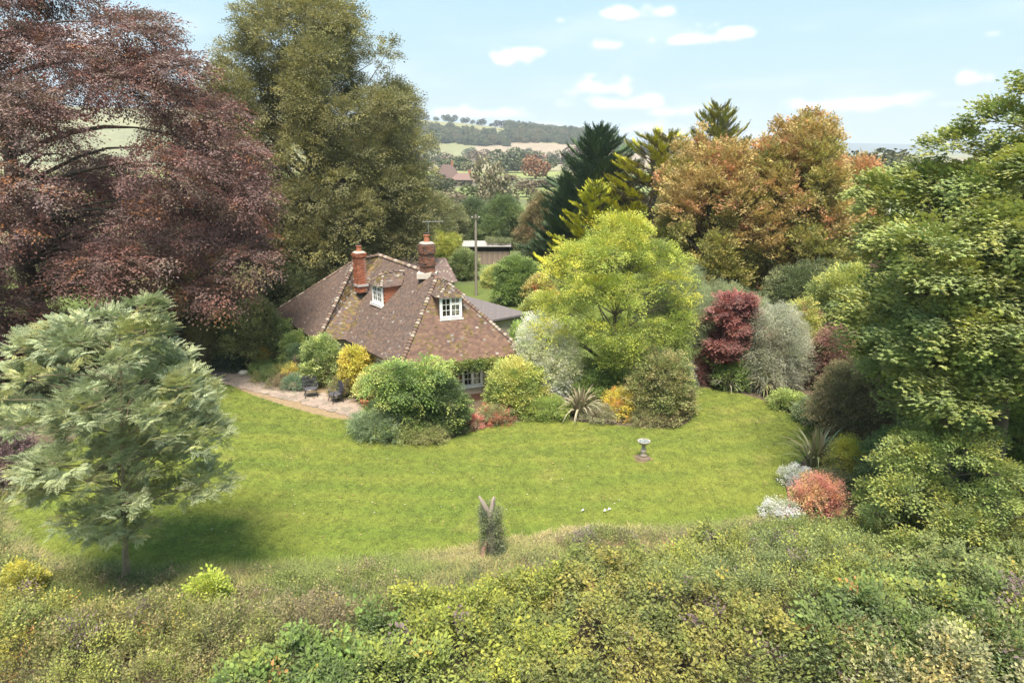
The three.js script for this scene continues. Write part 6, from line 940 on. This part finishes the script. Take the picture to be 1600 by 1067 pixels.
  for (let i = 0; i < 9000 && items.length < 2600; i++) { const x = -420 + r() * 800, z = -1010 - r() * 600; if (!woods(x, z)) continue; const s = 10 + r() * 8, c = [[0.12, 0.14, 0.07], [0.15, 0.16, 0.08], [0.1, 0.12, 0.07], [0.17, 0.16, 0.08]][Math.floor(r() * 4)]; items.push({ m: new THREE.Matrix4().compose(V(x, terrainH(x, z) - 3, z), new THREE.Quaternion().setFromAxisAngle(UPV, r() * 6), V(s, s * (0.8 + r() * 0.4), s)), c: lin(...c) }); }
  foliage('crowns', wood, farCrowns, new THREE.MeshStandardMaterial({ color: 0xffffff, roughness: 1, vertexColors: true, side: THREE.DoubleSide }), items);
}
// farm and village houses
function farHouse(label, x, z, L, D, eave, ridge, turn, roofCol, wallCol, name = 'farmhouse', group) {
  const t = thing(name, label, 'house', [x, terrainH(x, z), z], group); t.rotation.y = turn; const w = new THREE.MeshStandardMaterial({ color: lin(...wallCol), roughness: 0.9 }), rm = new THREE.MeshStandardMaterial({ color: lin(...roofCol), roughness: 0.9, map: brickTex, side: THREE.DoubleSide });
  part('wall', new THREE.BoxGeometry(L, eave + 0.3, D).translate(0, eave / 2 - 0.15, 0), w, t); const o = 0.4, A = V(-L / 2 - o, eave, D / 2 + o), B = V(L / 2 + o, eave, D / 2 + o), C = V(L / 2 + o, eave, -D / 2 - o), E2 = V(-L / 2 - o, eave, -D / 2 - o), P = V(-L / 2 + D * 0.35, ridge, 0), Q = V(L / 2 - D * 0.35, ridge, 0);
  part('roof', tri3([[A, B, Q, P], [B, C, Q], [C, E2, P, Q], [E2, A, P], [A, E2, C, B]]), rm, t); part('chimney', new THREE.BoxGeometry(0.9, 1.8, 0.9).translate(L * 0.2, ridge + 0.4, 0), new THREE.MeshStandardMaterial({ color: lin(0.3, 0.14, 0.09), roughness: 0.9 }), t);
  for (let i = 0; i < 3; i++) part('window', new THREE.BoxGeometry(1.1, 1.1, 0.06).translate(-L * 0.3 + i * L * 0.3, eave * 0.55, D / 2 + 0.02), new THREE.MeshStandardMaterial({ color: lin(0.06, 0.07, 0.08), roughness: 0.1 }), t);
}
farHouse('farmhouse with steep red-brown tiled roof in the meadow trees', -24.6, -268, 9, 7.5, 2.6, 7.6, 0.2, [0.12, 0.08, 0.07], [0.24, 0.19, 0.16]);
farHouse('lower pinkish roofed barn attached beside the farmhouse', -17.6, -262, 9.5, 6, 2.2, 4.6, -0.15, [0.18, 0.115, 0.1], [0.26, 0.22, 0.18], 'barn');
[[-30, -735], [-8, -728], [12, -735], [30, -728], [-110, -690]].forEach(([x, z], i) => farHouse(`small pale far village house with red roof, ${['second', 'third', 'fourth', 'fifth', 'first'][i]} from the tall olive tree side`, x, z, 15, 9, 4.5, 9, (i - 2) * 0.2, [0.34, 0.18, 0.15], [0.6, 0.55, 0.5], 'village_house', 'houses of the far village'));
farHouse('white gabled house glimpsed between the maple and sycamore', 62, -126, 10, 7, 4.6, 8, 0.3, [0.3, 0.14, 0.11], [0.75, 0.72, 0.7], 'white_house');
console.log('copies', copies);
renderer.render(scene, camera);
